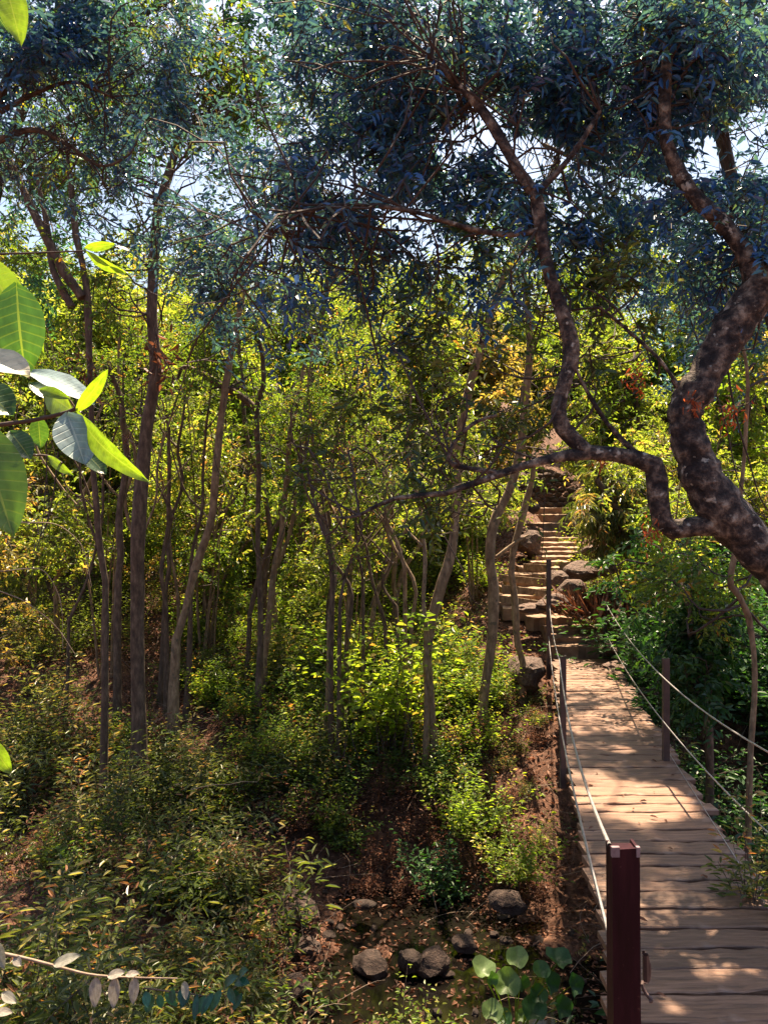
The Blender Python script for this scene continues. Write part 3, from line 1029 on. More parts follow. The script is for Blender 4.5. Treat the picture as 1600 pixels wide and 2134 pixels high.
# T1: the thick curved tree at the right with its long arching limb
px_tree('curved_tree', 'thick lichen spotted tree curving in from beside the bridge with a long arching limb',
        [(1900, 1420, 130, 4.9), (1760, 1310, 112, 5.0), (1640, 1210, 98), (1560, 1125, 92), (1495, 1050, 96), (1455, 975, 82), (1432, 900, 70), (1432, 845, 66), (1468, 785, 72), (1510, 710, 74), (1560, 635, 78), (1625, 560, 80), (1720, 440, 74), (1760, 250, 66)], 5.2, n=90, sides=22,
        limbs=[[(1500, 1092, 52), (1440, 1098, 44), (1392, 1102, 46), (1374, 1068, 42), (1370, 1010, 42), (1364, 972, 44), (1330, 956, 36), (1270, 946, 32), (1212, 944, 30), (1150, 955, 20), (1100, 968, 17), (1040, 988, 16), (980, 1010, 14), (920, 1030, 12), (860, 1033, 11), (800, 1045, 10), (760, 1070, 8), (720, 1080, 6), (690, 1076, 4)],
               [(1225, 945, 32), (1185, 905, 33), (1164, 868, 34), (1172, 810, 32), (1190, 750, 32), (1188, 700, 34), (1168, 640, 30), (1150, 590, 28), (1136, 530, 27), (1126, 470, 27), (1118, 400, 28)],
               [(1118, 410, 28), (1090, 370, 26), (1060, 320, 24), (1020, 250, 22), (985, 205, 20), (955, 175, 16), (900, 120, 12)],
               [(1118, 400, 18), (1150, 370, 14), (1200, 310, 12), (1250, 230, 8)],
               [(1340, 958, 14), (1290, 910, 11), (1250, 860, 10), (1215, 800, 8), (1195, 760, 6)],
               [(1045, 986, 12), (990, 978, 11), (945, 968, 11), (935, 950, 10), (952, 915, 9), (990, 880, 8), (1035, 865, 6)],
               [(1588, 615, 60), (1560, 540, 44), (1500, 460, 36), (1440, 400, 30), (1390, 300, 26), (1386, 180, 24), (1394, 60, 22), (1398, -60, 20)],
               [(1126, 480, 16), (1050, 488, 13), (960, 470, 11), (860, 440, 10), (740, 425, 9), (640, 440, 7), (560, 480, 5)],
               [(1440, 850, 12), (1410, 800, 9), (1370, 745, 8), (1310, 690, 7), (1250, 640, 5)]],
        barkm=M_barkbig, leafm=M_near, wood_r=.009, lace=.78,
        blobs=[((500, 520, 7.6), (.62, .5, .62), 12, 6, 5), ((560, 360, 7.8), (.75, .6, .55), 14, 6, 5), ((640, 220, 7.8), (.9, .8, .6), 16, 6, 5),
               ((760, 90, 7.0), (1.0, .9, .6), 16, 6, 5), ((950, 60, 6.4), (1.1, .9, .5), 18, 6, 5), ((1180, 110, 6.0), (1.0, .9, .45), 18, 6, 5), ((1400, 100, 5.6), (.9, .8, .45), 18, 6, 3),
               ((1570, 130, 5.4), (.7, .8, .5), 14, 6, 3), ((1250, 240, 6.2), (.7, .6, .3), 10, 6, 8), ((1480, 200, 5.8), (.7, .5, .22), 10, 6, 3), ((1050, 480, 6.6), (.8, .6, .25), 10, 6, 7), ((780, 440, 7.2), (.9, .6, .28), 12, 6, 8),
               ((1300, 470, 6.0), (.8, .6, .25), 12, 6, 3), ((1490, 440, 5.9), (.6, .6, .32), 9, 5, 4), ((1420, 570, 5.8), (.6, .5, .18), 7, 5, 6), ((1220, 580, 6.2), (.7, .5, .2), 7, 5, 5, dict(leafmat=2, ll=.09, lw=.032)), ((960, 590, 6.6), (.7, .5, .3), 4, 5, 4, dict(leafmat=2, ll=.09, lw=.032)),
               ((870, 880, 6.6), (.62, .5, .32), 6, 5, 4, dict(leafmat=2, ll=.09, lw=.032)), ((940, 760, 6.6), (.6, .5, .3), 3, 5, 3, dict(leafmat=2, ll=.09, lw=.032)), ((720, 930, 7.2), (.55, .4, .22), 4, 5, 3, dict(leafmat=2, ll=.09, lw=.032)), ((880, 1060, 6.0), (.5, .3, .12), 3, 4, 3, dict(leafmat=2, ll=.09, lw=.032)),
               ((400, 440, 8.2), (.5, .5, .4), 8, 5, 6), ((880, 320, 7.2), (.6, .6, .5), 9, 6, 7), ((1330, 330, 6.4), (.6, .6, .3), 8, 5, 7), ((1060, 830, 6.4), (.45, .4, .2), 4, 5, 4, dict(leafmat=2, ll=.09, lw=.032))])

MID_SP = dict(L=.34, m=10, ll=.095, lw=.040, droop=.2, ldroop=.25, spread=.8, quad=False, jit=.35, tw=.004)
YEL = dict(ll=.11, lw=.055)
D3 = [
    ('slender_tree', 'slender tan trunked tree leaning right left of the bridge with its foot in shrubs', [(905, 1560, 34), (895, 1440, 32), (888, 1340, 32), (908, 1240, 36), (932, 1160, 34), (944, 1080, 32), (945, 1000, 30), (950, 900, 30), (975, 800, 28), (1010, 700, 26), (1060, 560, 24), (1120, 430, 22), (1170, 330, 20)], 11.7, M_bark2,
     [((1180, 300, 12), (1.3, 1.2, 1.0), 8, 6, 6), ((1000, 420, 12.5), (1.3, 1, .9), 7, 6, 6), ((900, 700, 12.5), (1.2, 1, .8), 6, 6, 5), ((1250, 620, 12.5), (1.4, 1, .9), 7, 6, 5)]),
    ('slender_tree', 'mottled pale trunked tree bending to the right nearest the bridge', [(998, 1570, 32), (1006, 1450, 32), (1014, 1340, 33), (1018, 1230, 36), (1014, 1160, 33), (1028, 1085, 32), (1058, 1020, 32), (1074, 930, 28), (1084, 840, 26), (1100, 720, 24), (1090, 560, 20)], 12.1, M_bark2,
     [((1090, 520, 12.5), (1.2, 1, 1), 7, 6, 5), ((1180, 850, 13), (1.0, .8, .6), 5, 5, 4), ((1000, 120, 13), (1.6, 1.3, 1.1), 12, 7, 7), ((1250, 400, 13.5), (1.3, 1.1, .9), 8, 7, 6)]),
    ('thin_tree', 'thin dead looking trunk with a snapped stick between pale tree and stairs', [(1092, 1425, 26), (1084, 1340, 24), (1078, 1240, 22), (1076, 1150, 22), (1092, 1080, 24), (1106, 1010, 20), (1110, 950, 14)], 13.0, M_bark2, []),
    ('slender_tree', 'tall dark tree forking high above the middle of the thicket', [(628, 1120, 24), (630, 950, 24), (650, 800, 24), (660, 700, 23), (680, 600, 20), (684, 520, 18), (690, 400, 14)], 16.5, M_bark,
     [((650, 620, 16.5), (1.6, 1.4, 1.2), 8, 6, 5), ((750, 330, 16), (1.6, 1.4, 1.2), 8, 6, 5), ((600, 830, 16), (1.5, 1.2, .9), 6, 6, 4), ((700, 130, 15.5), (1.9, 1.4, 1.3), 12, 7, 7), ((860, 260, 15.5), (1.7, 1.4, 1.2), 10, 7, 7), ((540, 60, 15), (1.7, 1.4, 1.2), 12, 7, 7), ((620, 400, 16), (1.5, 1.2, 1.0), 8, 6, 6)]),
    ('slender_tree', 'grey brown tree rising past the big glossy leaves with dead creeper round it', [(288, 1420, 34), (286, 1200, 34), (290, 1050, 34), (302, 900, 32), (326, 780, 30), (320, 650, 26), (326, 500, 26), (345, 400, 24), (362, 320, 20), (380, 200, 14)], 10.8, M_bark,
     [((330, 130, 10.8), (1.1, 1, .8), 8, 6, 6), ((180, 230, 10.8), (1.0, .9, .8), 7, 6, 5), ((300, 480, 11), (1.2, .9, .8), 7, 6, 4), ((120, 600, 11), (.9, .8, .6), 5, 5, 4), ((450, 120, 11.5), (1.2, 1, .9), 10, 7, 7), ((60, 300, 11), (1.0, .9, .8), 8, 7, 6), ((300, -60, 11), (1.5, 1.2, .9), 10, 7, 7), ((30, 480, 11.5), (1.0, .9, .6), 7, 6, 5)]),
    ('slender_tree', 'tree leaning to the right with a foot in dark green undergrowth', [(368, 1335, 28), (405, 1210, 28), (438, 1090, 27), (456, 950, 26), (470, 850, 24), (490, 730, 24), (502, 640, 20), (530, 500, 16)], 12.0, M_bark2,
     [((520, 600, 12.5), (1.2, 1, .9), 7, 6, 5), ((430, 780, 12.5), (1.1, .9, .7), 6, 5, 4), ((560, 300, 12.5), (1.3, 1, 1), 7, 6, 5)]),
    ('slender_tree', 'pale thin tree standing upright in the middle undergrowth', [(556, 1370, 22), (568, 1250, 22), (585, 1120, 21), (600, 1030, 20), (612, 900, 18), (640, 760, 14)], 13.2, M_bark2,
     [((620, 900, 13.2), (1.1, .9, .6), 6, 5, 5), ((700, 980, 13), (1.1, .8, .5), 6, 5, 5)]),
    ('slender_tree', 'twin stem leaning beside the pale thin tree', [(530, 1280, 18), (552, 1170, 18), (578, 1080, 17), (600, 1000, 12)], 13.6, M_bark, []),
    ('slender_tree', 'dark brown crooked stem left of the leaning tree', [(240, 1200, 24), (246, 1080, 22), (262, 960, 22), (256, 850, 18), (230, 760, 16)], 12.5, M_bark, [((220, 780, 12.5), (1.0, .8, .6), 6, 5, 4)]),
    ('slender_tree', 'thin purple brown stem behind the big glossy leaves', [(222, 1210, 20), (202, 1100, 20), (196, 1000, 18), (190, 850, 18), (178, 700, 22), (172, 600, 24), (160, 500, 22), (148, 400, 20), (142, 300, 16)], 10.5, M_bark, []),
    ('crooked_tree', 'crooked dark stem with a horizontal elbow limb in the thicket', [(540, 1200, 16), (538, 1060, 17), (536, 950, 18), (530, 850, 20), (536, 800, 16), (545, 740, 18), (540, 690, 14)], 12.8, M_bark, [((500, 760, 12.8), (.9, .7, .5), 4, 5, 3)]),
    ('slender_tree', 'thin stem between the forked tree and the slender tan tree', [(690, 1280, 14), (692, 1160, 14), (688, 1050, 13), (700, 900, 10)], 14.0, M_bark, []),
    ('slender_tree', 'short straight stem in sunlit leaves between middle trees', [(824, 1260, 16), (820, 1180, 16), (826, 1080, 13), (815, 980, 10)], 15.0, M_bark2, [((800, 950, 15), (1.2, 1, .6), 6, 5, 5)]),
    ('slender_tree', 'straight brown stem right of the tree with dead creeper', [(346, 1250, 14), (344, 1130, 14), (350, 980, 13), (352, 850, 11)], 13.0, M_bark, []),
    ('right_bank_tree', 'bent tan sapling in the shade on the bank right of the bridge', [(1562, 1560, 18), (1560, 1330, 20), (1545, 1250, 22), (1520, 1180, 20), (1540, 1000, 14), (1560, 800, 12), (1545, 650, 10)], 8.0, M_bark2,
     [((1560, 760, 8.6), (.8, .6, .6), 6, 5, 4), ((1420, 1150, 9), (.8, .6, .4), 6, 5, 6)]),
]
for nm, lb, pl, Yt, bk, bl in D3:
    kw_ = .85 if 'dead creeper round' in lb else .62
    pl = [(a, b, c * kw_) for a, b, c in pl]
    lm = []
    if 'forking' in lb:
        lm = [[(680, 600, 16), (700, 570, 14), (725, 520, 13), (760, 465, 12), (800, 380, 8)]]
    if 'elbow' in lb:
        lm = [[(532, 850, 15), (500, 825, 15), (440, 790, 14), (385, 765, 10), (370, 790, 6)]]
    if 'snapped' in lb:
        lm = [[(1035, 1160, 8), (1075, 1130, 7), (1102, 1115, 4)]]
    if 'purple' in lb:
        lm = [[(172, 620, 20), (130, 560, 20), (95, 490, 18), (60, 420, 16), (20, 330, 12)], [(150, 640, 16), (110, 560, 14), (100, 480, 12), (80, 380, 9), (60, 250, 6)]]
    px_tree(nm, lb, pl, Yt, limbs=lm, blobs=bl, leafm=M_mid, barkm=bk, sp=MID_SP)

def where(x, y, s=1.0):
    px_ = 800 + F_ * x / y
    size = 'low' if s < .8 else ('waist high' if s < 1.15 else 'tall')
    if x > deck_xl(y) + .6 and px_ > 1250:
        side = 'right of the bridge' if y < 12 else 'right of the stairs'
    elif px_ < 250:
        side = 'at the left edge'
    elif px_ < 480:
        side = 'by the leftmost trunks'
    elif px_ < 760:
        side = 'left of the ravine middle'
    else:
        side = 'just left of the bridge'
    dep = 'on the near bank' if y < 8 else ('beside the stream' if y < 10.5 else ('low on the far slope' if y < 13.5 else ('high on the far slope' if y < 18 else 'up the hillside')))
    return size, side, dep


rt = random.Random(33)
for i in range(26):
    px_ = rt.uniform(120, 900)
    Yt = rt.uniform(11.5, 16.5)
    b0 = rt.uniform(1180, 1330)
    tp = rt.uniform(620, 1000)
    w0 = rt.uniform(6, 13)
    ln_ = rt.uniform(-120, 120)
    n_ = 7
    pl = []
    for j in range(n_):
        f_ = j / (n_ - 1)
        pl.append((px_ + ln_ * f_ + rt.uniform(-16, 16), b0 + (tp - b0) * f_, w0 * (1 - .6 * f_)))
    lm = []
    for j in (2, 4):
        x0_, y0_, w_0 = pl[j]
        sg = rt.choice((-1, 1))
        lm.append([(x0_, y0_, w_0 * .8), (x0_ + sg * rt.uniform(15, 40), y0_ - 40, w_0 * .6), (x0_ + sg * rt.uniform(30, 90), y0_ - rt.uniform(60, 140), w_0 * .45), (x0_ + sg * rt.uniform(40, 120), y0_ - rt.uniform(140, 240), w_0 * .3)])
    px_tree('thin_tree', 'thin crooked stem %s, leaning %s, %s' % (where((px_ - 800) / F_ * Yt, Yt)[1], 'left' if ln_ < -40 else ('right' if ln_ > 40 else 'barely'), 'reaching the crowns' if tp < 760 else 'short and tufted'), pl, Yt, limbs=lm, leafm=M_mid, barkm=rt.choice((M_bark, M_bark2)), sp=dict(MID_SP, ll=.075, lw=.03), group='thin crooked stems of the thicket', wood_r=.007, sides=7, n=20,
            blobs=[((pl[-1][0], tp, Yt), (.7, .6, .5), 5, 6, 3), ((px_, tp + 150, Yt), (.6, .5, .4), 4, 6, 1)])

px_tree('tall_tree', 'tall tree at the left whose high airy crown fills the top of the thicket',
        [(-120, 1300, 34), (-60, 1100, 30), (-30, 900, 28), (-60, 700, 26), (-20, 450, 24), (60, 200, 20), (120, 20, 14), (160, -200, 10)], 13.0,
        leafm=M_teal_tree, barkm=M_bark, sp=dict(MID_SP, ll=.12, lw=.05), lace=.78, wood_r=.016,
        limbs=[[(0, 380, 18), (140, 250, 14), (300, 180, 11), (460, 150, 8), (620, 90, 6)], [(60, 200, 16), (250, 60, 12), (450, -40, 9), (700, -60, 7)]],
        blobs=[((80, 350, 12.6), (1.1, 1, .9), 9, 7, 6), ((230, 230, 12.8), (1.2, 1, .9), 10, 7, 6), ((130, 100, 12.8), (1.3, 1, .9), 10, 7, 6), ((300, 80, 13), (1.3, 1, .9), 10, 7, 6), ((480, 220, 13), (1.1, 1, .8), 8, 7, 6),
               ((600, 20, 13), (1.3, 1.1, .9), 11, 7, 7), ((780, 60, 13.5), (1.2, 1.1, .9), 9, 7, 7), ((60, 560, 12.8), (1.1, .9, .7), 8, 6, 4), ((200, -120, 12.8), (1.6, 1.3, .9), 11, 7, 7), ((520, -150, 12.8), (1.6, 1.3, .9), 11, 7, 7), ((800, -140, 12.8), (1.4, 1.3, .9), 10, 7, 7)])  # blobs higher than the frame are added as shade for the undergrowth

# bare twiggy crown at the upper left
px_tree('twiggy_tree', 'leaning tree at the upper corner with a tangle of purplish bare twigs',
        [(-420, 1300, 30), (-330, 1000, 28), (-230, 700, 26), (-130, 450, 24), (-40, 280, 20), (20, 120, 16), (120, 60, 12)], 6.5,
        limbs=[[(-60, 320, 16), (60, 270, 12), (140, 300, 8), (210, 345, 6), (270, 320, 5), (290, 280, 4)], [(-30, 250, 14), (60, 200, 10), (150, 170, 7), (230, 200, 5)]],
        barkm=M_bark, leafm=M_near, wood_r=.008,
        blobs=[((80, 260, 6.5), (.7, .6, .6), 26, 12, 0), ((100, 380, 6.8), (.6, .5, .3), 12, 10, 0), ((100, 120, 6.6), (.7, .6, .45), 12, 8, 5), ((260, 80, 6.8), (.7, .6, .4), 10, 7, 7), ((60, 330, 6.8), (.6, .5, .4), 6, 6, 2), ((420, 70, 7.2), (.8, .6, .5), 12, 7, 7)])

px_tree('tall_tree', 'tall tree on the right bank with airy glare tinted crown spread above the bridge',
        [(1700, 1250, 36), (1680, 1000, 34), (1640, 800, 32), (1600, 600, 30), (1540, 420, 28), (1500, 250, 26), (1470, 60, 24), (1450, -200, 20)], 10.5,
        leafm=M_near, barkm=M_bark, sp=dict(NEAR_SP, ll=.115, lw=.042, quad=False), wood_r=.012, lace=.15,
        limbs=[[(1560, 460, 20), (1400, 380, 16), (1250, 350, 12), (1130, 300, 8)]],
        blobs=[((1250, 480, 11), (1.0, .8, .6), 9, 6, 7), ((1400, 380, 10.5), (1.1, 1, .7), 10, 6, 7), ((1150, 180, 10.5), (1.1, 1, .8), 9, 6, 7), ((1350, 150, 10.5), (1.2, 1, .9), 10, 6, 7), ((1560, 500, 10.5), (1.0, 1, .8), 10, 6, 7),
               ((1330, 620, 10.5), (1.0, .8, .5), 7, 6, 5), ((1300, -50, 10.5), (1.4, 1.2, .9), 12, 7, 8), ((1500, -150, 9.5), (1.3, 1.2, .9), 12, 7, 8), ((1200, -300, 9.5), (1.4, 1.2, .9), 12, 7, 8), ((1650, 100, 9), (1.0, 1.2, .9), 10, 7, 8), ((1450, 700, 11), (.9, .7, .4), 6, 6, 5), ((1300, -430, 10.4), (1.8, 1.6, .9), 16, 8, 8), ((1330, -60, 8.9), (1.3, 1.2, .7), 11, 7, 7), ((1180, -600, 9.6), (1.4, 1.4, .8), 11, 8, 8)])  # crown blobs above the frame are added to shade the bridge deck

# second dark crown stem: vertical stem at the upper right, behind
DROOP = dict(L=.30, m=16, ll=.17, lw=.030, droop=.5, ldroop=.75, spread=.7, quad=True, jit=.25, tw=.005)
px_tree('drooping_tree', 'bushy tree with long drooping leaves overhanging the right side of the stairs', [(1345, 1300, 26), (1330, 1200, 24), (1300, 1100, 20), (1270, 1040, 16), (1250, 1000, 12)], 14.6,
        leafm=M_und, sp=DROOP, blobs=[((1215, 1070, 14.4), (.5, .6, .35), 8, 6, 4), ((1260, 1030, 14.8), (.65, .6, .5), 10, 6, 4), ((1310, 1080, 14.8), (.6, .6, .5), 8, 6, 4), ((1200, 1000, 15.2), (.4, .5, .3), 5, 5, 3)], sung=0, prune=0)
px_tree('shade_shrub', 'bright green leafy sapling growing beside the right rail of the bridge', [(1470, 1520, 14), (1460, 1400, 12), (1440, 1300, 10), (1430, 1230, 8)], 9.2, leafm=M_dark,
        sp=dict(L=.3, m=10, ll=.11, lw=.05, droop=.25, ldroop=.3, spread=.8, quad=True, jit=.3, tw=.004),
        blobs=[((1430, 1340, 9.4), (.35, .4, .45), 9, 6, 4), ((1450, 1270, 9.4), (.5, .4, .4), 8, 6, 4), ((1400, 1200, 11.5), (.4, .4, .3), 7, 5, 4), ((1440, 1420, 9.0), (.4, .4, .35), 6, 5, 3)], sung=0, prune=0)

# far forest: five crown variants, shared meshes, each copy a tree of its own
FAR_SP = dict(L=.75, m=9, ll=.25, lw=.125, droop=.2, ldroop=.25, spread=.8, quad=False, jit=.4, tw=.008)


def far_variant(seed, H, spread_, mat):
    """returns trunk mesh, branches mesh, foliage mesh; base at the origin"""
    rg_ = np.random.default_rng(seed)
    top = np.array([rg_.normal() * .8, rg_.normal() * .5, H * .85])
    pts = curve_pts([[0, 0, -.4], [rg_.normal() * .3, 0, H * .25], [rg_.normal() * .5, rg_.normal() * .3, H * .5], top], 18)
    rad = np.linspace(.13, .03, 18) * (H / 7) ** .5
    tm = trunk_mesh(pts, rad, 9, seed=seed).mesh('trunk', [M_bark], True)
    gw, gl = Geo(), Geo()
    for b in range(8):
        f_ = rg_.uniform(.30, 1.0)
        c = np.array([rg_.normal() * spread_ * .55, rg_.normal() * spread_ * .55, H * f_])
        rr = spread_ * rg_.uniform(.45, .7)
        nl = 6
        u = nrm(rng.normal(size=(nl, 3))) * rng.random((nl, 1)) ** .4
        ends = c + u * np.array([rr, rr, rr * .6])
        sub = limbs_into(gw, nearest_on(pts, ends, .2), ends, .035, 6, .42 * rr + .15)
        a, d = anchors(sub, 5)
        sprays(gl, a, d, rng.uniform(.3, .7, len(a)), m=8, ll=.19, lw=.085, droop=.2, ldroop=.25, quad=False, jit=.4, tw=.006)
    wm = gw.mesh('branches', [M_twig])
    lm = gl.mesh('foliage', [mat, M_twig])
    return tm, wm, lm


VAR = [far_variant(40, 7.0, 1.9, M_far), far_variant(41, 8.5, 2.1, M_far), far_variant(42, 6.0, 1.8, M_yel), far_variant(43, 9.0, 2.2, M_mid), far_variant(44, 5.0, 1.6, M_gold)]


def far_tree(x, y, k, s, rz, label, group, zs=1.0):
    tm, wm, lm = VAR[k]
    root = empty('forest_tree', (x, y, float(ground(x, y))), label, 'tree', group)
    root.scale = (s, s, s * zs)
    root.rotation_euler = (0, 0, rz)
    for nm, me in (('trunk', tm), ('branches', wm), ('foliage', lm)):
        o = bpy.data.objects.new(nm, me)
        link(o)
        o.parent = root
        if nm != 'trunk':
            o['kind'] = 'stuff'


rf = random.Random(21)
cells = []
for y0, dy, sp_ in ((18.5, 2, 4.2), (21.5, 3, 3.4), (25, 3, 2.8), (29, 4, 3.0), (34, 5, 3.6), (41, 6, 4.2), (50, 8, 5.5)):
    half = y0 * .56 + 1.5
    xx = -half
    while xx < half:
        x = xx + rf.uniform(-.8, .8)
        y = y0 + rf.uniform(0, dy)
        xx += sp_
        px_ = 800 + 1600 * x / y
        if y < 26 and 1020 < px_ < 1290 and True:
            continue
        cells.append((x, y))
for x, y in cells:
    px_ = 800 + 1600 * x / y
    near_ = y < 24
    k = rf.choice([0, 2, 4, 0, 4]) if near_ else rf.choice([0, 1, 2, 3, 1])
    s = rf.uniform(.8, 1.1)
    if near_:
        lb, gp_ = 'sunlit yellow green tree in the thicket behind the slender trunks', 'small trees of the sunlit thicket'
    else:
        lb, gp_ = 'backlit leafy tree of the wooded hillside beyond the ravine', 'trees of the wooded hillside'
    # keep the crowns under the bright openings
    top = float(ground(x, y)) + [7.0, 8.5, 6.0, 9.0, 5.0][k] * s
    lim_py = 480 if (200 < px_ < 460 or 900 < px_ < 1200 or px_ > 1420) else (330 if y < 24 else 200)
    lim_z = (1067 - lim_py) / 1600 * y
    zs = max(.45, min(1.0, (lim_z - float(ground(x, y))) / max(top - float(ground(x, y)), .1)))
    _, sd_, dp_ = where(x, y)
    lb = '%s tree %s, %s' % (('broad olive', 'tall olive', 'yellow green', 'tallest mid green', 'small golden brown')[k], sd_, 'at the back of the thicket' if y < 24 else ('on the lower hillside' if y < 32 else ('on the middle hillside' if y < 42 else 'at the crest of the hillside')))
    far_tree(x, y, k, s * max(.75, zs), rf.uniform(0, 6.28), lb, gp_, zs=zs / max(.75, zs))

SAP = []
for sd, H_, sp2, mt, pr_ in ((60, 2.6, .8, M_far, 4), (61, 3.4, .95, M_yel, 3), (62, 3.0, .9, M_mid, 4), (63, 4.2, 1.0, M_far, 3), (64, 3.6, 1.0, M_gold, 2)):
    gw, gl2, gt2 = Geo(), Geo(), Geo()
    rg_ = np.random.default_rng(sd)
    stems = []
    for q_ in range(4):
        b0 = rg_.normal(size=2) * .12
        e0 = rg_.normal(size=2) * .45
        c = curve_pts([[b0[0], b0[1], -.3], [b0[0] + e0[0] * .3, b0[1] + e0[1] * .3, H_ * .4], [b0[0] + e0[0], b0[1] + e0[1], H_ * rg_.uniform(.75, 1)]], 14, .03, sd + q_)
        stems.append(c)
    tubes(gt2, np.array(stems), np.linspace(.028, .008, 14)[None] * np.ones((4, 1)), 5)
    ap = np.vstack(stems)
    for b in range(7):
        c = np.array([rg_.normal() * sp2 * .6, rg_.normal() * sp2 * .6, H_ * rg_.uniform(.15, 1.0)])
        u = nrm(rng.normal(size=(4, 3))) * rng.random((4, 1)) ** .4
        ends = c + u * np.array([.6, .6, .35]) * sp2
        sub = limbs_into(gw, nearest_on(ap, ends, .1), ends, .010, 6, .38)
        a, d = anchors(sub, pr_)
        sprays(gl2, a, d, rng.uniform(.2, .42, len(a)), m=9, ll=.10, lw=.048, droop=.2, ldroop=.25, quad=False, jit=.4, tw=.004)
    SAP.append((gt2.mesh('stems', [M_bark2], True), gw.mesh('branches', [M_twig]), gl2.mesh('foliage', [mt, M_twig])))
rs = random.Random(9)
n_s = 0
for y0, dy, sp_ in ((13.2, 1.6, 2.4), (15, 2, 2.0), (17, 2, 1.7), (19, 2.5, 1.7), (22, 3, 2.0)):
    xx = -(y0 * .52 + .5)
    while xx < y0 * .55:
        x, y = xx + rs.uniform(-.5, .5), y0 + rs.uniform(0, dy)
        xx += sp_ * rs.uniform(.8, 1.2)
        px_ = 800 + 1600 * x / y
        if 990 < px_ < 1270 or (y0 < 13 and px_ > 620):
            continue
        k = rs.choice([0, 0, 1, 2, 3, 3, 4])
        root = empty('sapling', (x, y, float(ground(x, y))), '%s many stemmed sapling %s, %s' % (('olive', 'yellow green', 'mid green', 'tall olive', 'sparse golden brown')[k], *where(x, y)[1:]), 'sapling', 'saplings of the sunlit thicket')
        s = rs.uniform(.8, 1.25)
        root.scale = (s, s, s)
        root.rotation_euler = (0, 0, rs.uniform(0, 6.28))
        for nm, me in zip(('stems', 'branches', 'foliage'), SAP[k]):
            o = bpy.data.objects.new(nm, me)
            link(o)
            o.parent = root
            o['kind'] = 'stuff'
        n_s += 1

# ------------------------------------------------------------------ undergrowth
def shrub_mesh(seed, H=.9, nst=26, nl=24, ll=.13, lw=.034, mat=M_und, spread_=.45, mixdry=0.0, droop=.3):
    g = Geo()
    rg_ = np.random.default_rng(seed)
    base = rg_.normal(size=(nst, 3)) * np.array([spread_ * .35, spread_ * .35, 0])
    lean = rg_.normal(size=(nst, 3)) * np.array([spread_, spread_, 0])
    hh = H * rg_.uniform(.45, 1.1, nst)
    t = np.linspace(0, 1, 6)[None, :, None]
    st = base[:, None] + lean[:, None] * t ** 1.5 * hh[:, None, None] + np.array([0, 0, 1.]) * t * hh[:, None, None] - np.array([0, 0, .1])
    tubes(g, st, .005 * (1 - .7 * t[..., 0]) * np.ones((nst, 1)), 3, 1)
    ti = rg_.uniform(.18, 1.0, (nst, nl)) ** .8
    fi = ti * 5
    i0 = np.minimum(fi.astype(int), 4)
    fr = (fi - i0)[..., None]
    ar = np.arange(nst)[:, None]
    a = (st[ar, i0] * (1 - fr) + st[ar, i0 + 1] * fr).reshape(-1, 3)
    ax = nrm(st[ar, i0 + 1] - st[ar, i0]).reshape(-1, 3)
    an = rg_.uniform(0, 6.28, len(a))
    rd = np.stack([np.cos(an), np.sin(an), np.zeros(len(a))], -1)
    d = nrm(rd + ax * rg_.uniform(.1, .9, (len(a), 1)) - np.array([0, 0, droop]) * rg_.random((len(a), 1)))
    L = ll * rg_.uniform(.6, 1.25, len(a)) * (1.1 - .4 * ti.ravel())
    rr = np.clip(np.repeat(rg_.random(nst), nl) * .6 + rg_.random(len(a)) * .4, 0, 1)
    global rng
    # short side twigs carry leaves away from the stem
    off = rd * (rg_.random((len(a), 1)) * .12 * H)
    leaves(g, a + off, d, np.array([0, 0, 1.]) + rg_.normal(size=(len(a), 3)) * .4, L, L * (lw / ll), 0, True, bend=.2, r=rr)
    return g.mesh('shrub', [mat, M_twig])


SH = {
    'lance': [shrub_mesh(1, .8, 18, 38, .085, .022, droop=.5), shrub_mesh(2, 1.1, 13, 38, .11, .027, M_und, .3), shrub_mesh(3, .9, 15, 34, .13, .030, M_und, .4, droop=.8), shrub_mesh(31, 1.3, 10, 48, .10, .026, M_und, .25, droop=.3)],
    'soft': [shrub_mesh(s, .8, 34, 30, .09, .036, M_mid) for s in (4, 5)],
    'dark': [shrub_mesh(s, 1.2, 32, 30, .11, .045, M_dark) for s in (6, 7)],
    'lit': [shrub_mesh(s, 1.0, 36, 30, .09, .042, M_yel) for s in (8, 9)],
    'dry': [shrub_mesh(s, .7, 28, 22, .07, .025, M_dry) for s in (10, 11)],
    'fine': [shrub_mesh(12, .9, 34, 34, .055, .022, M_far)],
}


def shrub(kind, x, y, s, label, group, dz=0, name=None, rz=None):
    me = rf.choice(SH[kind])
    o = bpy.data.objects.new(name or {'lance': 'narrow_leaved_shrub', 'soft': 'small_leaved_shrub', 'dark': 'dark_shrub', 'lit': 'bright_shrub', 'dry': 'withered_shrub', 'fine': 'fine_leaved_shrub'}[kind], me)
    o.location = (x, y, float(ground(x, y)) + dz)
    o.scale = (s, s, s * rf.uniform(.85, 1.15))
    o.rotation_euler = (rf.uniform(-.12, .12), rf.uniform(-.12, .12), rz if rz is not None else rf.uniform(0, 6.28))
    link(o)
    return props(o, label, 'shrub', group)


LB = {'lance': 'narrow leaved shrub', 'soft': 'small leaved green shrub', 'dark': 'dark green shrub', 'lit': 'yellow green shrub', 'dry': 'withered brown shrub', 'fine': 'fine leaved shrub'}
GR = {'lance': 'narrow leaved shrubs', 'soft': 'small leaved shrubs', 'dark': 'dark shrubs right of the bridge', 'lit': 'bright shrubs', 'dry': 'withered shrubs', 'fine': 'fine leaved shrubs'}


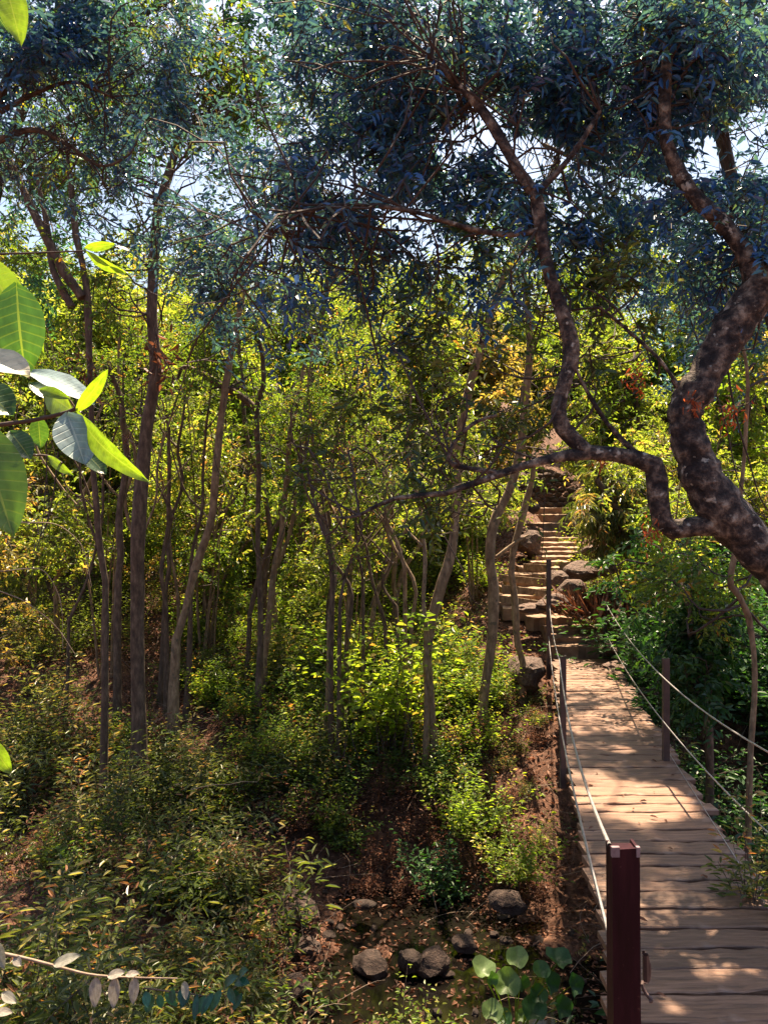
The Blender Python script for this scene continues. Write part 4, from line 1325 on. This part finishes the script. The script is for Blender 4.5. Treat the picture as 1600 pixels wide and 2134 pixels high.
def scatter(kind, n_, xr, yr, sr, test=None, dz=0):
    c = 0
    tries = 0
    pts = []
    while c < n_ and tries < n_ * 40:
        tries += 1
        x, y = rf.uniform(*xr), rf.uniform(*yr)
        if test and not test(x, y):
            continue
        if float(vnoise(np.array(x * 1.1), np.array(y * 1.3), 77)) < .42:
            continue
        if any((x - a) ** 2 + (y - b) ** 2 < .14 for a, b in pts):
            continue
        pts.append((x, y))
        s_ = rf.uniform(*sr)
        sz_, sd_, dp_ = where(x, y, s_)
        shrub(kind, x, y, s_, '%s %s %s, %s' % (sz_, LB[kind], sd_, dp_), GR[kind], dz)
        c += 1


def pxy(x, y):
    z = float(ground(x, y))
    return 800 + F_ * x / y, 1067 - F_ * z / y


def not_path(x, y):
    if y < 13.6 and abs(x - (deck_xl(y) + .5)) < .9:
        return False
    if 13.2 < y < 24 and 1010 < pxy(x, y)[0] < 1240:
        return False
    return True


def inpoly(px, py, rects):
    return any(a < px < b and c < py < d for a, b, c, d in rects)


def t_left(x, y):
    px, py = pxy(x, y)
    return not_path(x, y) and (px < 560 or (px < 700 and py < 1650)) and px > -150


def t_mid(x, y):
    px, py = pxy(x, y)
    return not_path(x, y) and 380 < px < 1060 and py < 1660 and not (px > 1030 and py > 1380)


def t_right(x, y):
    px, py = pxy(x, y)
    return x > deck_xl(y) + 1.35 and px < 1800 and not (y > 12.8 and px < 1290)


scatter('lance', 70, (-5.5, .2), (5.0, 11.5), (.55, 1.5), t_left)
scatter('dry', 22, (-5.5, .2), (6.0, 13), (.6, 1.3), t_left)
scatter('soft', 16, (-5.5, .2), (6.0, 12), (.5, 1.1), t_left)
scatter('lance', 22, (-7, 0), (11, 15), (.9, 1.3), t_left)
scatter('soft', 40, (-4.5, 2.2), (10.6, 15), (.7, 1.2), t_mid)
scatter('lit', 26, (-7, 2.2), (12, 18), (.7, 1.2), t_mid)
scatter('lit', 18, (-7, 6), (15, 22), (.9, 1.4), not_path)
scatter('fine', 40, (-9, 9), (14.5, 24), (1.0, 1.7), not_path)
scatter('dry', 20, (-2.5, 2.6), (9.8, 12.6), (.6, 1.0), lambda x, y: not_path(x, y) and 420 < pxy(x, y)[0] < 1150)
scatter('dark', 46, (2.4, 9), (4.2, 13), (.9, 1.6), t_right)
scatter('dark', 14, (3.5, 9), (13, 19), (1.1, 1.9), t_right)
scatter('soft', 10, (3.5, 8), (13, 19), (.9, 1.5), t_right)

def t_fill(x, y):
    px, py = pxy(x, y)
    return not_path(x, y) and 430 < px < 1010 and 1380 < py < 1790


_vn = vnoise
vnoise = lambda a, b, c=0: np.ones_like(a) if c == 77 else _vn(a, b, c)
scatter('soft', 34, (-3, 2), (10.2, 14), (.55, 1.0), t_fill)
scatter('dry', 26, (-3, 2), (10.0, 13), (.5, 1.0), t_fill)
scatter('lit', 12, (-3, 2), (10.6, 13.5), (.5, .9), t_fill)
scatter('lance', 14, (-6, -.5), (5.5, 12), (.6, 1.2), t_left)
t_edge = lambda x, y: x < deck_xl(y) - .28 and 1040 < pxy(x, y)[0] < 1190 and 1440 < pxy(x, y)[1] < 1870
scatter('dry', 9, (.6, 2.6), (8.5, 13), (.35, .65), t_edge)
scatter('lance', 8, (.6, 2.6), (8.5, 13), (.35, .6), t_edge)
vnoise = _vn

# shrubs one can single out
for kind, px, py, Yq, s, lb in (
        ('lit', 790, 1440, 12.0, 2.0, 'largest bright yellow green bush left of the two slender trunks'),
        ('lit', 985, 1700, 10.4, 1.0, 'glowing leafy bush at the foot of the pale bending tree'),
        ('dark', 930, 1850, 9.9, .8, 'dark leafy bush overhanging the black pool'),
        ('lit', 1070, 1790, 9.6, .8, 'sunlit pale leaved bush beside the bridge shadow'),
        ('lance', 500, 2040, 7.2, .9, 'upright narrow leaved plant at the left rim of the stream pool'),
        ('lance', 480, 1830, 9.0, 1.0, 'tall spindly narrow leaved plant above the broad litter covered rock'),
        ('lit', 870, 2180, 6.2, .62, 'low bushy light green plant at the bottom beside the round leaved plant'),
        ('lance', 1570, 1830, 4.6, .75, 'pale leaved plant leaning over the right edge of the deck'),
        ('lance', 1380, 1640, 8.8, .9, 'shaded leafy plant below the right rail post'),
        ('dark', 1400, 1500, 9.6, .9, 'low clump of round green leaves in shade behind the right rail post')):
    p_ = P(px, py, Yq)
    o = shrub(kind, p_[0], Yq, s, lb, None)
    o.location = (p_[0], Yq, p_[2] - .35 * s)

gd = Geo()
n_ = 70
yd = rng.uniform(2.6, 13, n_)
xd = deck_xl(yd) + rng.uniform(.03, 1.02, n_)
an = rng.uniform(0, 6.28, n_)
Ld = rng.uniform(.03, .07, n_)
leaves(gd, np.stack([xd, yd, deck_z(yd) + .012], -1), np.stack([np.cos(an), np.sin(an), an * 0 + .05], -1), rng.normal(size=(n_, 3)) * .2 + [0, 0, 1], Ld, Ld * .4, 0, True)
props(gd.obj('deck_litter', [M_dry]), 'few fallen brown leaves scattered on the bridge planks', 'leaf litter', None, 'stuff')

# ground cover and litter: masses nobody could count
gc = Geo()
Np = 15000
x = rng.uniform(-7, 7, Np)
y = 5.0 + 16 * rng.random(Np) ** 1.3
z = ground(x, y)
px, py = 800 + F_ * x / y, 1067 - F_ * z / y
dens = fbm(x * .8, y * .8, 31) + .25
open_ = ((px > 560) & (px < 1130) & (py > 1640)) | ((px > 1040) & (px < 1160) & (py > 1330))
onp = (y > 13.2) & (px > 1030) & (px < 1230)
k_ = (dens > rng.uniform(.05, .95, Np)) & ~(open_ & (rng.random(Np) < .93)) & ~onp
A_ = np.stack([x, y, z], -1)[k_]
D_ = nrm(rng.normal(size=(len(A_), 3)) * [.6, .6, .2] + [0, 0, 1.0])
sprays(gc, A_, D_, rng.uniform(.12, .5, len(A_)), m=9, ll=.06, lw=.026, droop=.2, ldroop=.1, quad=False, jit=.45, tw=.003, flat=.3)
o = gc.obj('ground_cover', [M_und, M_twig])
props(o, 'low leafy ground cover filling the ravine slopes', 'undergrowth', None, 'stuff')

gl_ = Geo()
Np = 60000
x = rng.uniform(-7, 7.5, Np)
y = 5.5 + 15 * rng.random(Np) ** 1.4
z = ground(x, y) + rng.uniform(.004, .03, Np)
z = np.maximum(z, -4.985)
k_ = ~((z <= -4.98) & (rng.random(Np) < .55))
b_ = np.stack([x, y, z], -1)
an = rng.uniform(0, 6.28, Np)
d_ = np.stack([np.cos(an), np.sin(an), rng.normal(size=Np) * .25], -1)
n_ = rng.normal(size=(Np, 3)) * .35 + [0, 0, 1]
Ll = rng.uniform(.04, .10, Np)
leaves(gl_, b_, d_, n_, Ll, Ll * rng.uniform(.3, .55, Np), 0, False, keep=k_)
props(gl_.obj('leaf_litter', [M_dry]), 'reddish brown fallen leaves covering the ravine floor', 'leaf litter', None, 'stuff')

gt = Geo()
N_ = 1300
x = rng.uniform(-6, 6, N_)
y = rng.uniform(7, 17, N_)
z = ground(x, y)
s0 = np.stack([x, y, z + .02], -1)
dr = nrm(rng.normal(size=(N_, 3)) * [1, .6, .45] + [0, 0, .35])
ln = rng.uniform(.25, 1.1, N_)
t = np.linspace(0, 1, 6)[None, :, None]
pp = s0[:, None] + dr[:, None] * ln[:, None, None] * t + rng.normal(size=(N_, 1, 3)) * .12 * np.sin(t * math.pi) * ln[:, None, None] - np.array([0, 0, .3]) * ln[:, None, None] * t ** 2
kx = ~((y > 13) & (800 + F_ * x / y > 1030) & (800 + F_ * x / y < 1240))
tubes(gt, pp[kx], (rng.uniform(.002, .006, N_)[:, None] * (1 - .7 * t[..., 0]))[kx], 3)
props(gt.obj('dead_twigs', [M_drytwig]), 'tangle of thin dry twigs across the undergrowth', 'twigs', None, 'stuff')

# hanging vines and bare switches
vines = [([(1400, 790, 6.0), (1440, 880, 6), (1490, 1000, 6), (1560, 1060, 6.1), (1640, 1090, 6.2)], .012, 'long drooping bare stem right of the curved trunk'),
         ([(1500, 600, 6.0), (1515, 760, 6), (1540, 900, 6), (1580, 1020, 6.1), (1610, 1070, 6.2)], .011, 'long bare stem behind the curved trunk bending to the bank'),
         ([(1415, 600, 6.4), (1450, 700, 6.4), (1500, 850, 6.4), (1540, 1000, 6.3), (1600, 1075, 6.2)], .009, 'thin bare stem hanging between the two longer ones'),
         ([(1130, 950, 14), (1134, 1050, 14), (1128, 1150, 14), (1132, 1160, 14)], .012, 'dark hanging vine in front of the upper stairs'),
         ([(0, 1230, 7), (60, 1260, 7), (110, 1300, 7), (160, 1360, 7)], .006, 'pale arching dry stalk at the left edge of the undergrowth'),
         ([(0, 1190, 7.2), (90, 1190, 7.2), (125, 1260, 7.2), (135, 1350, 7.2)], .006, 'dry stalk bent over above the pale arching one'),
         ([(40, 1088, 6.8), (120, 1095, 6.8), (170, 1140, 6.8), (195, 1220, 6.8)], .006, 'highest pale dry stalk curving down at the left'),
         ([(400, 1645, 8), (460, 1635, 8), (540, 1628, 8)], .006, 'pale horizontal dry stick over the withered shrubs'),
         ([(700, 700, 9), (720, 800, 9), (705, 900, 9), (740, 1000, 9)], .008, 'thin hanging vine left of the dark leaf cluster')]
for pl, r_, lb in vines:
    c = curve_pts([P(*a) for a in pl], 26, .01, 5)
    gv = Geo()
    tubes(gv, c[None], (r_ * np.linspace(1, .45, 26))[None], 5)
    o = gv.obj('hanging_vine' if 'vine' in lb or 'bare' in lb else 'dry_stalk', M_twig if r_ > .007 else M_drytwig, smooth=True)
    props(o, lb, 'vine' if 'vine' in lb or 'bare' in lb else 'dry stalk')

gl3 = Geo()
rv = np.random.default_rng(77)
for i in range(46):
    Yt = rv.uniform(8.5, 14)
    x0_, y0_ = rv.uniform(60, 1060), rv.uniform(430, 1000)
    dx_, dy_ = rv.uniform(-190, 190), rv.uniform(60, 330)
    sg_ = rv.uniform(20, 130)
    c = curve_pts([P(x0_, y0_, Yt), P(x0_ + dx_ * .3, y0_ + dy_ * .4 + sg_ * .6, Yt + .2), P(x0_ + dx_ * .7, y0_ + dy_ * .7 + sg_, Yt + .1), P(x0_ + dx_, y0_ + dy_, Yt + .3)], 20, .035, i)
    tubes(gl3, c[None], (rv.uniform(.004, .010) * np.linspace(1, .5, 20))[None], 4)
props(gl3.obj('liana_tangle', [M_twig], smooth=True), 'tangle of thin bare lianas slung between the slender trunks', 'lianas', None, 'stuff')

# withered orange leaf bunches
for i, (px, py, Yq, s, lb) in enumerate(((1355, 1112, 5.1, .10, 'glowing orange withered leaf bunch hanging under the arching limb elbow'),
                                         (1330, 790, 6.2, .14, 'withered tan leaf bunch between arching limb and curved trunk'),
                                         (1520, 850, 6.0, .16, 'withered orange leaf bunch on the bare stem right of the curved trunk'),
                                         (1440, 840, 5.1, .08, 'small dry leaf clinging to the bend of the curved trunk'),
                                         (330, 745, 10.6, .42, 'reddish dead creeper bunch wrapped round the grey brown tree'),
                                         (170, 770, 10.3, .3, 'rusty hanging dead leaf bunch on the purple brown stem'),
                                         (268, 915, 9.5, .12, 'small rusty leaf bunch under the long glossy leaf'),
                                         (715, 940, 9.5, .2, 'pale brown dead leaf bunch in the middle thicket'),
                                         (1250, 950, 5.2, .06, 'small tan dry leaf on top of the arching limb'),
                                         (330, 1500, 10.2, .2, 'red brown dead leaves in the left undergrowth'))):
    g = Geo()
    n_ = 46
    a = P(px, py, Yq) + rng.normal(size=(n_, 3)) * s * np.array([.35, .3, .5])
    d = rng.normal(size=(n_, 3)) * .6 - np.array([0, 0, .9])
    L = rng.uniform(.5, 1.1, n_) * max(.05, s * .45)
    leaves(g, a, d, rng.normal(size=(n_, 3)), L, L * .3, 0, True, bend=.35)
    t = np.linspace(0, 1, 5)[None, :, None]
    tw_ = P(px, py, Yq)[None, None] + nrm(rng.normal(size=(7, 1, 3))) * s * t * .9
    g_t = Geo()
    tubes(g_t, tw_, .003 * np.ones((7, 5)), 3)
    org = tuple(P(px, py, Yq))
    root = empty('withered_leaf_bunch', org, lb, 'dead leaves')
    for gg, nm, mt in ((g, 'dead_leaves', M_orange if Yq < 7 else M_dry), (g_t, 'fine_twigs', M_drytwig)):
        gg.v = [v - np.array(org, dtype=np.float32) for v in gg.v]
        props(gg.obj(nm, mt, root), kind='stuff')

def vein_leaf(name, cols, tmul, tw, rough, spec, pale):
    m, n, l, out = new_mat(name)
    at = n.new('ShaderNodeAttribute')
    at.attribute_name = 'rnd'
    cr = ramp(n, l, at.outputs['Fac'], cols)
    av = n.new('ShaderNodeAttribute')
    av.attribute_name = 'vein'
    sx = n.new('ShaderNodeSeparateXYZ')
    l.new(av.outputs['Vector'], sx.inputs[0])

    def M2(op, a, b=None):
        q = n.new('ShaderNodeMath')
        q.operation = op
        for i_, v_ in enumerate((a, b)):
            if v_ is None:
                continue
            if isinstance(v_, (int, float)):
                q.inputs[i_].default_value = v_
            else:
                l.new(v_, q.inputs[i_])
        return q.outputs[0]
    ab = M2('ABSOLUTE', sx.outputs[0])
    mid = M2('LESS_THAN', ab, .045)
    ph = M2('SUBTRACT', M2('MULTIPLY', sx.outputs[1], 34.0), M2('MULTIPLY', ab, 7.0))
    sv = M2('POWER', M2('MAXIMUM', M2('SINE', ph), 0.0), 10.0)
    vn = M2('MAXIMUM', mid, M2('MULTIPLY', sv, .45))
    no = n.new('ShaderNodeTexNoise')
    no.inputs['Scale'].default_value = 2.2
    no.inputs['Detail'].default_value = 8
    l.new(av.outputs['Vector'], no.inputs['Vector'])
    c2 = ramp(n, l, no.outputs['Fac'], [(.35, (.72, .72, .72)), (.65, (1.2, 1.2, 1.2))])
    mu = n.new('ShaderNodeMix')
    mu.data_type = 'RGBA'
    mu.blend_type = 'MULTIPLY'
    mu.inputs[0].default_value = 1
    l.new(cr.outputs[0], mu.inputs[6])
    l.new(c2.outputs[0], mu.inputs[7])
    mx = n.new('ShaderNodeMix')
    mx.data_type = 'RGBA'
    l.new(M2('MULTIPLY', vn, .55), mx.inputs[0])
    l.new(mu.outputs[2], mx.inputs[6])
    mx.inputs[7].default_value = (*pale, 1)
    p = n.new('ShaderNodeBsdfPrincipled')
    p.inputs['Roughness'].default_value = rough
    p.inputs['Specular IOR Level'].default_value = spec
    l.new(mx.outputs[2], p.inputs['Base Color'])
    bp = n.new('ShaderNodeBump')
    bp.inputs['Strength'].default_value = .5
    bp.inputs['Distance'].default_value = .0015
    l.new(M2('SUBTRACT', M2('MULTIPLY', no.outputs['Fac'], .6), vn), bp.inputs['Height'])
    l.new(bp.outputs[0], p.inputs['Normal'])
    tm = n.new('ShaderNodeMix')
    tm.data_type = 'RGBA'
    tm.blend_type = 'MULTIPLY'
    tm.inputs[0].default_value = 1
    l.new(mx.outputs[2], tm.inputs[6])
    tm.inputs[7].default_value = (*tmul, 1)
    t = n.new('ShaderNodeBsdfTranslucent')
    l.new(tm.outputs[2], t.inputs['Color'])
    ms = n.new('ShaderNodeMixShader')
    ms.inputs[0].default_value = tw
    l.new(p.outputs[0], ms.inputs[1])
    l.new(t.outputs[0], ms.inputs[2])
    l.new(ms.outputs[0], out.inputs[0])
    return m


M_big = vein_leaf('big_glossy_leaf', [(0, (.02, .06, .035)), (.5, (.05, .12, .03)), (1, (.13, .21, .02))], (2.4, 2.3, .5), .45, .33, .6, (.20, .26, .08))
M_sheen = vein_leaf('sky_sheen_leaf', [(0, (.17, .25, .27)), (.5, (.24, .30, .28)), (1, (.42, .38, .28))], (.8, 1.0, .7), .25, .38, .6, (.42, .48, .45))  # reflected sky is put into the pale blue-grey of these leaves
M_teal = vein_leaf('teal_leaf', [(0, (.010, .06, .05)), (1, (.03, .12, .08))], (1.5, 1.8, .8), .3, .4, .5, (.06, .16, .12))
M_pale = vein_leaf('pale_grey_leaf', [(0, (.17, .19, .15)), (1, (.34, .28, .24))], (1.2, 1.2, 1.0), .25, .5, .4, (.40, .38, .32))
# ------------------------------------------------------------------ near plants: each large leaf a part of its own
def big_leaf(base, tip, width, up, mat, parent, r=.5, curl=.15, fold=.12, name='leaf', shape=1.0, nseg=12):
    base, tip, up = np.array(base, float), np.array(tip, float), np.array(up, float)
    d = tip - base
    L = np.linalg.norm(d)
    d /= L
    s = np.cross(d, up)
    s /= np.linalg.norm(s)
    u = np.cross(s, d)
    t = np.linspace(0, 1, nseg)
    wv = np.sin(math.pi * np.clip(t, 0, 1) ** shape) ** .75 * width / 2
    wv[0], wv[-1] = width * .02, width * .005
    cols = np.array([-1, -.55, 0, .55, 1])
    V = []
    for i in range(nseg):
        for c in cols:
            wav = .006 * L * math.sin(i * 1.9 + c * 2) * abs(c)
            V.append(base + d * L * t[i] + s * wv[i] * c + u * (abs(c) * fold * width + curl * L * (math.sin(math.pi * t[i]) - t[i] * .0) + wav))
    idx = np.arange(nseg * 5).reshape(nseg, 5)
    f = np.stack([idx[:-1, :-1], idx[:-1, 1:], idx[1:, 1:], idx[1:, :-1]], -1).reshape(-1, 4)
    o_ = Geo().add(V, f, 0, np.full(nseg * 5, r)).obj(name, mat, parent, smooth=True)
    at_ = o_.data.attributes.new('vein', 'FLOAT_VECTOR', 'POINT')
    at_.data.foreach_set('vector', np.array([[c, t_ * L / max(width, 1e-3), r * 10] for t_ in t for c in cols], dtype=np.float32).ravel())
    return o_


nb = empty('leafy_branch', (0, 0, 0), 'close leafy branch with large glossy oval leaves reaching in over the ravine', 'branch')
gs = Geo()
for pl, r_ in (([(-120, 905, 1.15), (0, 885, 1.12), (70, 875, 1.1), (150, 855, 1.08), (163, 835, 1.07)], .0030), ([(-100, 950, 1.3), (40, 948, 1.28), (100, 950, 1.25), (130, 965, 1.2)], .0018), ([(-60, 530, 1.3), (60, 527, 1.3), (180, 522, 1.3)], .0016)):
    c = curve_pts([P(*a) for a in pl], 16)
    gs = Geo()
    tubes(gs, c[None], (np.linspace(r_ * 1.3, r_ * .8, 16))[None], 7)
    gs.obj('stem', M_twig, nb, smooth=True)
UPF = np.array([0, -1, .35])
NL = [((-30, 535, 1.1), (95, 740, 1.1), 85, (.3, -.8, -.5), .95, .1), ((35, 590, 1.05), (55, 790, 1.05), 105, (.2, -1, .2), .25, .08),
      ((-60, 740, 1.0), (62, 790, 1.0), 105, (0, -.5, .9), 1.0, .06), ((60, 775, 1.15), (198, 848, 1.1), 62, (-.1, -.45, .9), .12, .06),
      ((158, 858, 1.07), (225, 768, 1.05), 30, (.7, -.7, .1), 1.0, .06), ((95, 818, 1.2), (160, 862, 1.1), 60, (0, -1, -.2), 1.0, .0),
      ((82, 812, 1.08), (148, 832, 1.07), 24, (0, -.8, .2), .8, .1), ((140, 862, 1.0), (178, 972, .98), 88, (.25, -.75, .65), .12, .04),
      ((160, 857, 1.02), (314, 1005, .96), 50, (.55, -.6, -.6), .9, .10), ((-50, 880, .95), (28, 1122, .92), 120, (.4, -.8, .3), .6, .05),
      ((-50, 800, 1.2), (28, 870, 1.2), 80, (0, -.6, .7), .15, .05), ((22, 900, 1.25), (66, 960, 1.22), 52, (.2, -.8, .4), .12, .05),
      ((80, 868, 1.3), (85, 935, 1.3), 38, (.3, -1, 0), .5, .04), ((100, 950, 1.22), (155, 992, 1.2), 20, (.2, -.7, -.2), .9, .08),
      ((180, 945, 1.3), (222, 990, 1.28), 36, (.1, -.8, .5), .15, .05), ((60, 800, 1.28), (140, 850, 1.27), 46, (0, -.5, .8), .1, .05),
      ((5, -60, 1.0), (45, 98, 1.0), 62, (.4, -.8, -.3), .95, .06), ((-40, -20, 1.05), (20, 70, 1.05), 40, (-.2, -.8, .5), .1, .05),
      ((180, 522, 1.3), (268, 568, 1.28), 26, (.3, -.6, -.7), .95, .10), ((176, 516, 1.3), (242, 508, 1.3), 20, (0, -.8, -.4), .9, .08),
      ((240, 512, 1.3), (272, 524, 1.3), 15, (0, -.5, .9), .1, .02), ((-30, 590, 1.15), (28, 640, 1.15), 40, (-.1, -.4, .9), .1, .04), ((-30, 650, 1.2), (20, 690, 1.2), 45, (0, -.6, .7), .1, .04),
      ((-20, 1540, 1.1), (25, 1612, 1.1), 38, (.3, -.8, -.3), .85, .08)]
for i, (b, t_, wpx, up, r_, cu) in enumerate(NL):
    big_leaf(P(*b), P(*t_), wpx / F_ * b[2], up, M_sheen if i in (2, 3, 7, 20, 21, 22) else M_big, nb, r_, curl=cu, fold=.10, shape=.9)

tb = empty('pale_leaf_twig', (0, 0, 0), 'dry looking twig with hanging pale pointed leaves low at the left', 'twig')
gs = Geo()
tubes(gs, curve_pts([P(-60, 1975, 2.6), P(40, 1995, 2.6), P(120, 2015, 2.6), P(190, 2032, 2.6), P(280, 2038, 2.6), P(370, 2040, 2.6)], 20)[None], np.linspace(.006, .002, 20)[None], 6)
gs.obj('stem', M_drytwig, tb, smooth=True)
for b, t_, wpx, up in (((112, 2012), (170, 1993), 26, (0, -.5, .8)), ((200, 2036), (198, 2100), 25, (.2, -1, .1)), ((242, 2036), (237, 2102), 27, (-.2, -1, .1)), ((280, 2036), (277, 2094), 21, (.4, -1, .1)),
                       ((225, 2035), (262, 2028), 20, (0, -.6, .8)), ((262, 2032), (292, 2030), 14, (0, -.6, .8)), ((384, 2045), (388, 2085), 16, (.3, -1, 0)), ((30, 1995), (45, 2014), 18, (.3, -1, .3)), ((-10, 1960), (10, 2020), 24, (.2, -1, .1)), ((5, 2070), (35, 2092), 20, (0, -.6, .6)), ((-10, 2110), (28, 2112), 18, (0, -.6, .8))):
    big_leaf(P(*b, 2.6), P(*t_, 2.58), wpx / F_ * 2.6, up, M_pale, tb, random.random(), curl=.03, fold=.1, shape=.8)
ts = empty('teal_leaf_spray', (0, 0, 0), 'drooping spray of small bluish green oval leaves at the bottom left', 'plant')
gs = Geo()
tubes(gs, curve_pts([P(300, 2060, 3.4), P(380, 2070, 3.4), P(450, 2075, 3.4), P(520, 2040, 3.4)], 16)[None], np.linspace(.004, .002, 16)[None], 5)
gs.obj('stem', M_twig, ts)
for i, px in enumerate((305, 318, 330, 345, 362, 378, 395, 412, 428, 446, 462, 478, 490, 505)):
    b = P(px, 2066 + 8 * math.sin(i), 3.4)
    big_leaf(b, b + np.array([random.uniform(-.05, .05), random.uniform(-.06, .02), random.uniform(-.10, -.05)]), random.uniform(.028, .045), (random.uniform(-.6, .6), -1, random.uniform(0, .8)), M_teal, ts, random.random(), curl=.06, shape=.85, nseg=8)
for b, t_ in (((470, 2060), (500, 2035)), ((490, 2050), (522, 2052)), ((500, 2040), (520, 2022))):
    big_leaf(P(*b, 3.4), P(*t_, 3.35), .045, (0, -.6, .8), M_teal, ts, .4, nseg=8)

# round-leaved plant by the stream
rp = empty('round_leaved_plant', (0, 0, 0), 'plant with broad heart shaped leaves by the stream left of the near post', 'plant')
rootp = P(1075, 2230, 6.3)


def heart(c, size, nvec, r, mat):
    nvec = nrm(np.array(nvec, float))
    a = nrm(np.cross(nvec, [0.1, 0, 1.]))
    b = np.cross(nvec, a)
    th = np.linspace(0, 2 * math.pi, 19)[:-1]
    rad = size * (.5 * (1 - .35 * np.exp(-((th - math.pi / 2 + math.pi) % (2 * math.pi) - math.pi) ** 2 / .10)) + .10 * np.exp(-(((th - 3 * math.pi / 2) + math.pi) % (2 * math.pi) - math.pi) ** 2 / .06))
    V = [np.array(c)]
    for ring_ in (.5, 1.0):
        for i, t_ in enumerate(th):
            V.append(np.array(c) + (a * math.cos(t_) + b * math.sin(t_)) * rad[i] * ring_ + nvec * (.16 * size * ring_ ** 2 + .07 * size * math.sin(4 * t_ + r * 9) * ring_ + .20 * size * abs(math.cos(t_)) * ring_))
    f3 = [[0, 1 + i, 1 + (i + 1) % 18] for i in range(18)]
    g = Geo().add(V, f3, 0, np.full(37, r))
    g.f4.append(np.array([[1 + i, 19 + i, 19 + (i + 1) % 18, 1 + (i + 1) % 18] for i in range(18)]))
    g.m4.append(np.zeros(18))
    return g.obj('leaf', mat, rp, smooth=True)


M_round = leaf_mat('round_leaf', [(0, (.03, .09, .03)), (.6, (.07, .15, .04)), (1, (.15, .22, .08))], (1.8, 2.0, .6), 0.4, .5, .5, vein=True)
gs = Geo()
for px, py, s, nv, r_ in ((1078, 2002, 52, (.1, -.6, .9), 1.0), (1003, 2026, 48, (-.2, -.4, .9), .95), (1055, 2052, 60, (.1, -.9, .7), .9), (1022, 2040, 30, (.5, -.7, .2), .6), (1085, 2048, 34, (.3, -.8, .2), .3),
                          (1140, 2050, 56, (.3, -.8, .5), .1), (1190, 2055, 48, (.4, -.8, .5), .1), (1160, 2008, 56, (.1, -.3, .9), .1), (1125, 2026, 40, (.1, -.4, .8), .45), (1120, 2075, 50, (.2, -.8, .5), .15),
                          (1110, 2110, 56, (.1, -.7, .6), .1), (1025, 2112, 44, (-.3, -.5, .8), .9), (1050, 2125, 40, (-.1, -.7, .6), .2), (1086, 2120, 34, (.2, -.6, .6), .8), (1165, 2100, 46, (.3, -.7, .5), .1)):
    c = P(px, py, 6.3 + random.uniform(-.15, .15))
    nv = np.array(nv) + np.array([random.uniform(-.5, .5), random.uniform(-.3, .3), random.uniform(-.2, .2)])
    heart(c, s / F_ * 6.3 * random.uniform(.75, 1.1), nv, r_, M_round)
    pt = curve_pts([rootp, (rootp + c) / 2 + [0, .05, .1], c], 10)
    tubes(gs, pt[None], np.full((1, 10), .005), 5)
props(gs.obj('stems', M_yel, rp, smooth=True), kind='stuff')

# grassy blades by the stairs
gg = Geo()
n_ = 500
b_ = P(1255, 1270, 13.9) + rng.normal(size=(n_, 3)) * [.28, .25, .05] - [0, 0, .12]
d_ = rng.normal(size=(n_, 3)) * .5 + [0, -.1, 1.0]
L_ = rng.uniform(.2, .6, n_)
leaves(gg, b_, d_, rng.normal(size=(n_, 3)) + [0, -1, 0], L_, np.full(n_, .014), 0, True, bend=.35)
props(gg.obj('dry_grass', [M_dry]), 'dry grass tuft hanging over the rocks right of the steps', 'grass', None, 'stuff')
print('tris', sum(len(m.loops) - 2 * len(m.polygons) for m in bpy.data.meshes))

# ------------------------------------------------------------------ haze
HAZE = 0
if HAZE:
    m, n, l, out = new_mat('haze_air')
    pv = n.new('ShaderNodeVolumePrincipled')
    pv.inputs['Color'].default_value = (.62, .76, 1.0, 1)
    pv.inputs['Density'].default_value = HAZE
    pv.inputs['Anisotropy'].default_value = 0.55
    l.new(pv.outputs[0], out.inputs['Volume'])
    x0, x1, y0, y1, z0, z1 = -121, 121, -61, 201, -7, 45
    V = [(x, y, z) for z in (z0, z1) for y in (y0, y1) for x in (x0, x1)]
    hz = Geo().add(V, [[0, 2, 3, 1], [4, 5, 7, 6], [0, 1, 5, 4], [2, 6, 7, 3], [0, 4, 6, 2], [1, 3, 7, 5]]).obj('haze', m)
    props(hz, kind='stuff')
